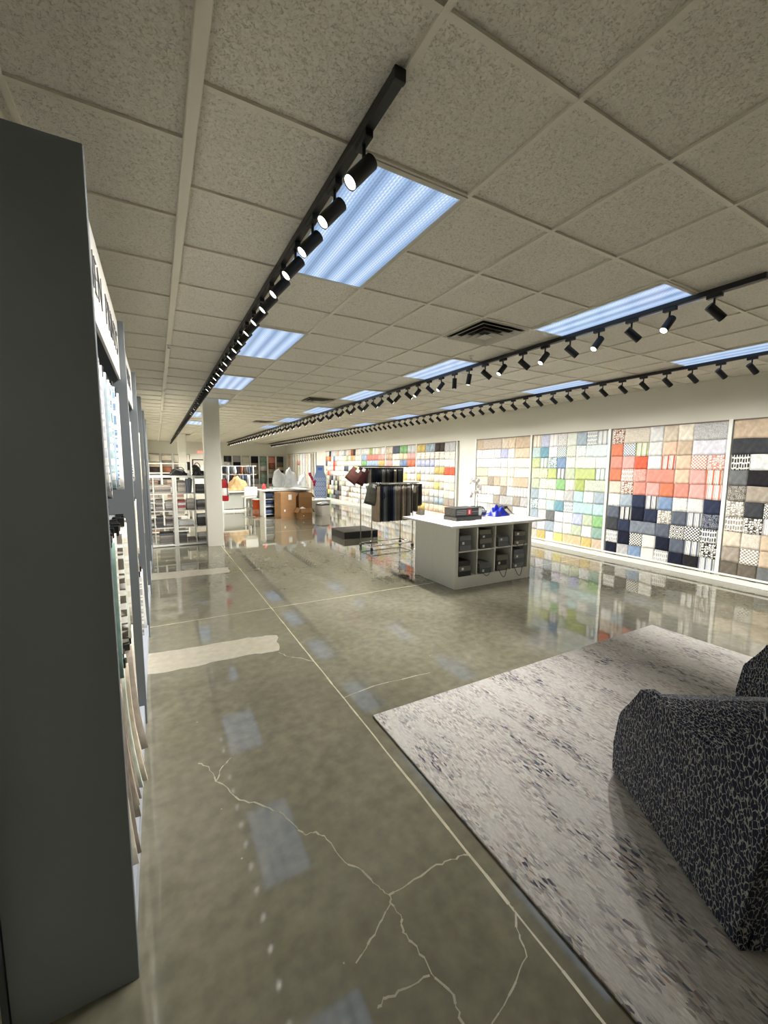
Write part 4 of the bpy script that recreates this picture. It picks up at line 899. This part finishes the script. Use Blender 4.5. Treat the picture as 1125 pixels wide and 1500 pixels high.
pl_ = MB().grid(lambda u, v: ((u-.5)*.34, (v-.5)*.28, .0+.03*math.sin(7*u+2*v)*math.sin(5*v)+.05*(1-abs(2*u-1))), 14, 10).build('packing_paper', paper); pl_.location = (4.12, 12.72, .29)
pl_.rotation_euler.z = R(6); tag(pl_, 'crumpled white packing paper inside the small cardboard box', 'paper')
carton('white_box', (4.98, 13.35, 0), R(20), .36, .36, .33, 'white box on the floor right of the cardboard boxes', mat=paper, marks=False)
b_ = binder((4.98, 13.35, .3385), .36, .3, .045, binm[1], R(24), 'black binder lying on top of the white floor box', None)
pk = M('clear_film', (236, 240, 244), .12, alpha=.62)
o = bag_blob('plastic_bag', (4.98, 13.37, .385), .34, .3, .07, pk, 'crumpled clear plastic on the black binder over the white floor box', 'bag', 21, False)
# display plinth, poster stand, flowers
pn = empty('display_plinth', (5.2, 15.5, 0), 0, 'low white display plinth by the far end of the swatch wall', 'plinth')
MB().box(0, .95, 0, 1.0, .30, .33, .003).build('top', white, pn); MB().box(.03, .92, .03, .97, 0, .30).build('base', M('plinth_grey', (206, 208, 200), .5), pn)
ps = empty('poster_stand', (6.22, 16.95, 0), R(-22), 'tall pale blue patterned display board with a white frame beside the plinth', 'display board')
bp_ = [(-.26, .12), (.26, .12), (.26, 1.2), (.17, 1.42), (.17, 1.7), (-.17, 1.7), (-.17, 1.42), (-.26, 1.2)]
MB().prism([(x*1.08, z+(.02 if z > .5 else -.05)) for x, z in bp_], .003, .02).build('frame', white, ps)
MB().prism(bp_, -.012, .003).build('board', M('pale_blue_board', (132, 156, 206), .5), ps)
ltt = MB()
for r_ in range(5):
    z = .3+.2*r_
    for k in range(-2, 3):
        x = k*.1+(.05 if r_ % 2 else 0)-.0
        if abs(x)+.045 > .25: continue
        for a, b2_ in (((x-.04, z), (x, z+.08)), ((x, z+.08), (x+.04, z)), ((x-.04, z), (x, z-.08)), ((x, z-.08), (x+.04, z))):
            ltt.cone((a[0], -.013, a[1]), (b2_[0], -.013, b2_[1]), .005, n=5)
ltt.build('lattice_print', paper, ps)
MB().box(-.1, .1, -.014, -.012, 1.5, 1.62).build('title_block', M('title_blue', (86, 120, 200), .5), ps)
MB().prism([(.02, 0), (.05, 0), (.05, 1.2), (.02, 1.2)], .02, .03).build('stand_leg', white, ps)
for x in (-.24, .24): MB().box(x-.03, x+.03, -.14, .14, 0, .07, .003).build('foot', white, ps)
fv = empty('flower_vase', (5.5, 15.8, .331), 0, 'magenta flower stem in a slim pale vase on the low plinth', 'vase')
MB().lathe([(.05, 0), (.06, .1), (.035, .35), (.04, .4), (.03, .4)], n=18).build('vase', M('vase_cream', (226, 214, 196), .4), fv)
MB().tube([Vector((0, 0, .3)), Vector((.03, 0, .6)), Vector((-.02, 0, .85)), Vector((-.12, 0, 1.0))], .007, 6).build('stem', M('orchid_stem', (78, 74, 48), .6), fv)
mg = M('magenta_petal', (176, 28, 92), .6)
for k, (x, z) in enumerate(((.05, .6), (.06, .68), (.02, .72), (-.03, .82), (-.07, .9), (-.12, .98), (-.14, 1.04), (.08, .74))):
    f = MB()
    for p_ in range(5): f.ball((x+.03*math.cos(p_*1.256), rnd.uniform(-.02, .02), z+.03*math.sin(p_*1.256)), .03, (1, .4, 1), 6)
    f.build('flower', mg, fv)
# things on the counters
for k, (x, y, sx, sz, sd) in enumerate(((4.02, 15.25, .66, .58, 31), (4.46, 15.27, .6, .62, 32), (4.86, 15.27, .5, .46, 33), (4.2, 15.0, .42, .26, 34))):
    zz = .9015
    bag_blob('plastic_bag', (x-.0, y+(0 if k < 3 else -.02), zz), sx*.72, .36 if k < 3 else .2, sz, pk, ('largest', 'middle', 'rightmost', 'lowest front')[k]+' clear plastic bag of samples heaped on the farther counter', 'bag', sd, False)
o = MB().sheet(lambda u, v: (((u-.5)*1.0, (v-.5)*.5, .012+.012*math.sin(13*u+4*v)+.008*math.sin(21*v+5*u)), (0, 0, 1)), 20, 10, .004).build('paper_heap', paper); o.location = (3.85, 13.82, .9015)
tag(o, 'rumpled white paper spread over the top of the nearer counter', 'paper')
bag_blob('small_red_bag', (3.1, 13.8, .9015), .13, .1, .17, M('red_plastic', (222, 52, 56), .4), 'small bright red bag on the left end of the nearer counter', 'bag', 41, False)
bag_blob('fabric_bundle', (2.62, 16.05, .7415), .68, .45, .46, M('tan_cloth', (186, 152, 108), .85, noise=(5, .12)), 'tan cloth bundle heaped on the white desk', 'fabric bundle', 51, False)
bag_blob('fabric_bundle', (2.14, 16.2, .7415), .22, .3, .44, M('rust_cloth', (112, 66, 46), .85, noise=(5, .12)), 'smaller rust brown bundle left of the tan one on the desk', 'fabric bundle', 52, False)
# round two-tier sample rack behind the desk
rr_ = empty('sample_carousel', (2.85, 17.3, 0), 0, 'white two-tier sample rack with dark hanging fabrics near the back wall', 'sample rack')
for x in (-.6, .62): MB().cone((x, 0, .04), (x, 0, 1.66), .018).build('post', white, rr_); MB().box(x-.03, x+.03, -.3, .3, 0, .04, .004).build('foot', white, rr_)
for z in (1.66, 1.32): MB().box(-.72, .74, -.02, .02, z-.01, z+.01, .002).build('crossbar', white, rr_)
q = random.Random(5)
dk = ['charcoal', 'black', 'slate', 'darkgrey', 'brown', 'palegrey', 'black', 'navy', 'white', 'darktaupe', 'charcoal', 'rust']
for tier in range(2):
    for k in range(12):
        cn = dk[(k*5+tier*3) % 12]
        o = MB().sheet(lambda u, v: ((.01*math.sin(6*v+k), (u-.5)*.28, -(.28 if tier == 0 else .5)*v*(1+.05*(k % 3))), (1, 0, 0)), 3, 4, .02).build('fabric_sample', fab(cn))
        o.location = (2.85-.5+.088*k, 17.3, (1.64, 1.30)[tier]); o.rotation_euler.z = q.uniform(.2, .7)
        tag(o, '%s fabric, %s from left on %s tier of the white rack at back' % (NICE.get(cn, cn), ordw(k+1), ('upper', 'lower')[tier]), 'fabric sample', 'fabrics on the white two-tier rack')
# back wall sample columns
CB = [('charcoal palegrey bluegrey grey taupe', 0), ('grey black darkgrey taupe grey', 0), ('cream cream offwhite cream offwhite', 0), ('black taupe grey darktaupe grey', 0), ('teagreen teagreen palegrey taupe teagreen teagreen', 0), ('coral rust taupe grey charcoal', 0), ('charcoal darktaupe goldtan brown brown brown', 0)]
def wallcolumn(x0, wd, codes, nm, zt=2.24, zb=.55):
    t = empty('carpet_display', (x0, YB, 0), 0, 'white framed sample bay on back wall, %s' % nm, 'wall display', 'sample bays on the back wall')
    MB().box(0, wd, -.02, 0, zb-.05, zt+.03).build('backing', M('display_backing', (150, 146, 136), .7), t)
    for x in (-.02, wd-.02): MB().box(x, x+.04, -.09, 0, 0, zt+.05, .002).build('upright', white, t)
    z = zt; n = len(codes)
    hs = [rnd.uniform(.7, 1.3) for _ in codes]; s0 = sum(hs)
    for k, cn in enumerate(codes):
        h = (zt-zb)*hs[k]/s0
        o = MB().sheet(lambda u, v: ((.03+(wd-.06)*u, -.04-.01*v, -h*v*1.0+.004), (0, -1, 0)), 2, 3, .012).build('carpet_sample', fab(cn)); o.location = (x0, YB, z-.002); z -= h
        tag(o, '%s sample, %s from top, back wall bay %s' % (NICE.get(cn, cn), ordw(k+1), nm), 'carpet sample', 'samples in the back wall bays')
for k, (cs, _) in enumerate(CB): wallcolumn(3.60+.537*k, .5, cs.split(), '%s right of the near column' % ordw(k+1))
for k, cs in enumerate(('cream sand brown grey brown', 'cream taupe rust brown taupe', 'cream taupe brown brown darktaupe')): wallcolumn(-.36+.62*k, .56, cs.split(), '%s from the left wall' % ordw(k+1), 2.28)
wallcolumn(1.52, .26, 'cream black taupe brown'.split(), 'just left of the black frame', 2.28)
wb = empty('framed_board', (2.47, YB, 0), 0, 'wide black framed white board on the back wall below the EXIT sign', 'board')
f = MB(); f.box(-.6, .6, -.03, 0, 1.96, 2.02).box(-.6, .6, -.03, 0, .9, .96).box(-.6, -.54, -.03, 0, .96, 1.96).box(.54, .6, -.03, 0, .96, 1.96).build('frame', blackp, wb)
MB().box(-.54, .54, -.015, 0, .96, 1.96).build('panel', M('board_panel', (214, 208, 194), .5), wb)
for k in range(3): MB().box(-.1+.2*k, .04+.2*k, -.02, -.015, 1.36, 1.66).build('pinned_sheet', paper, wb)
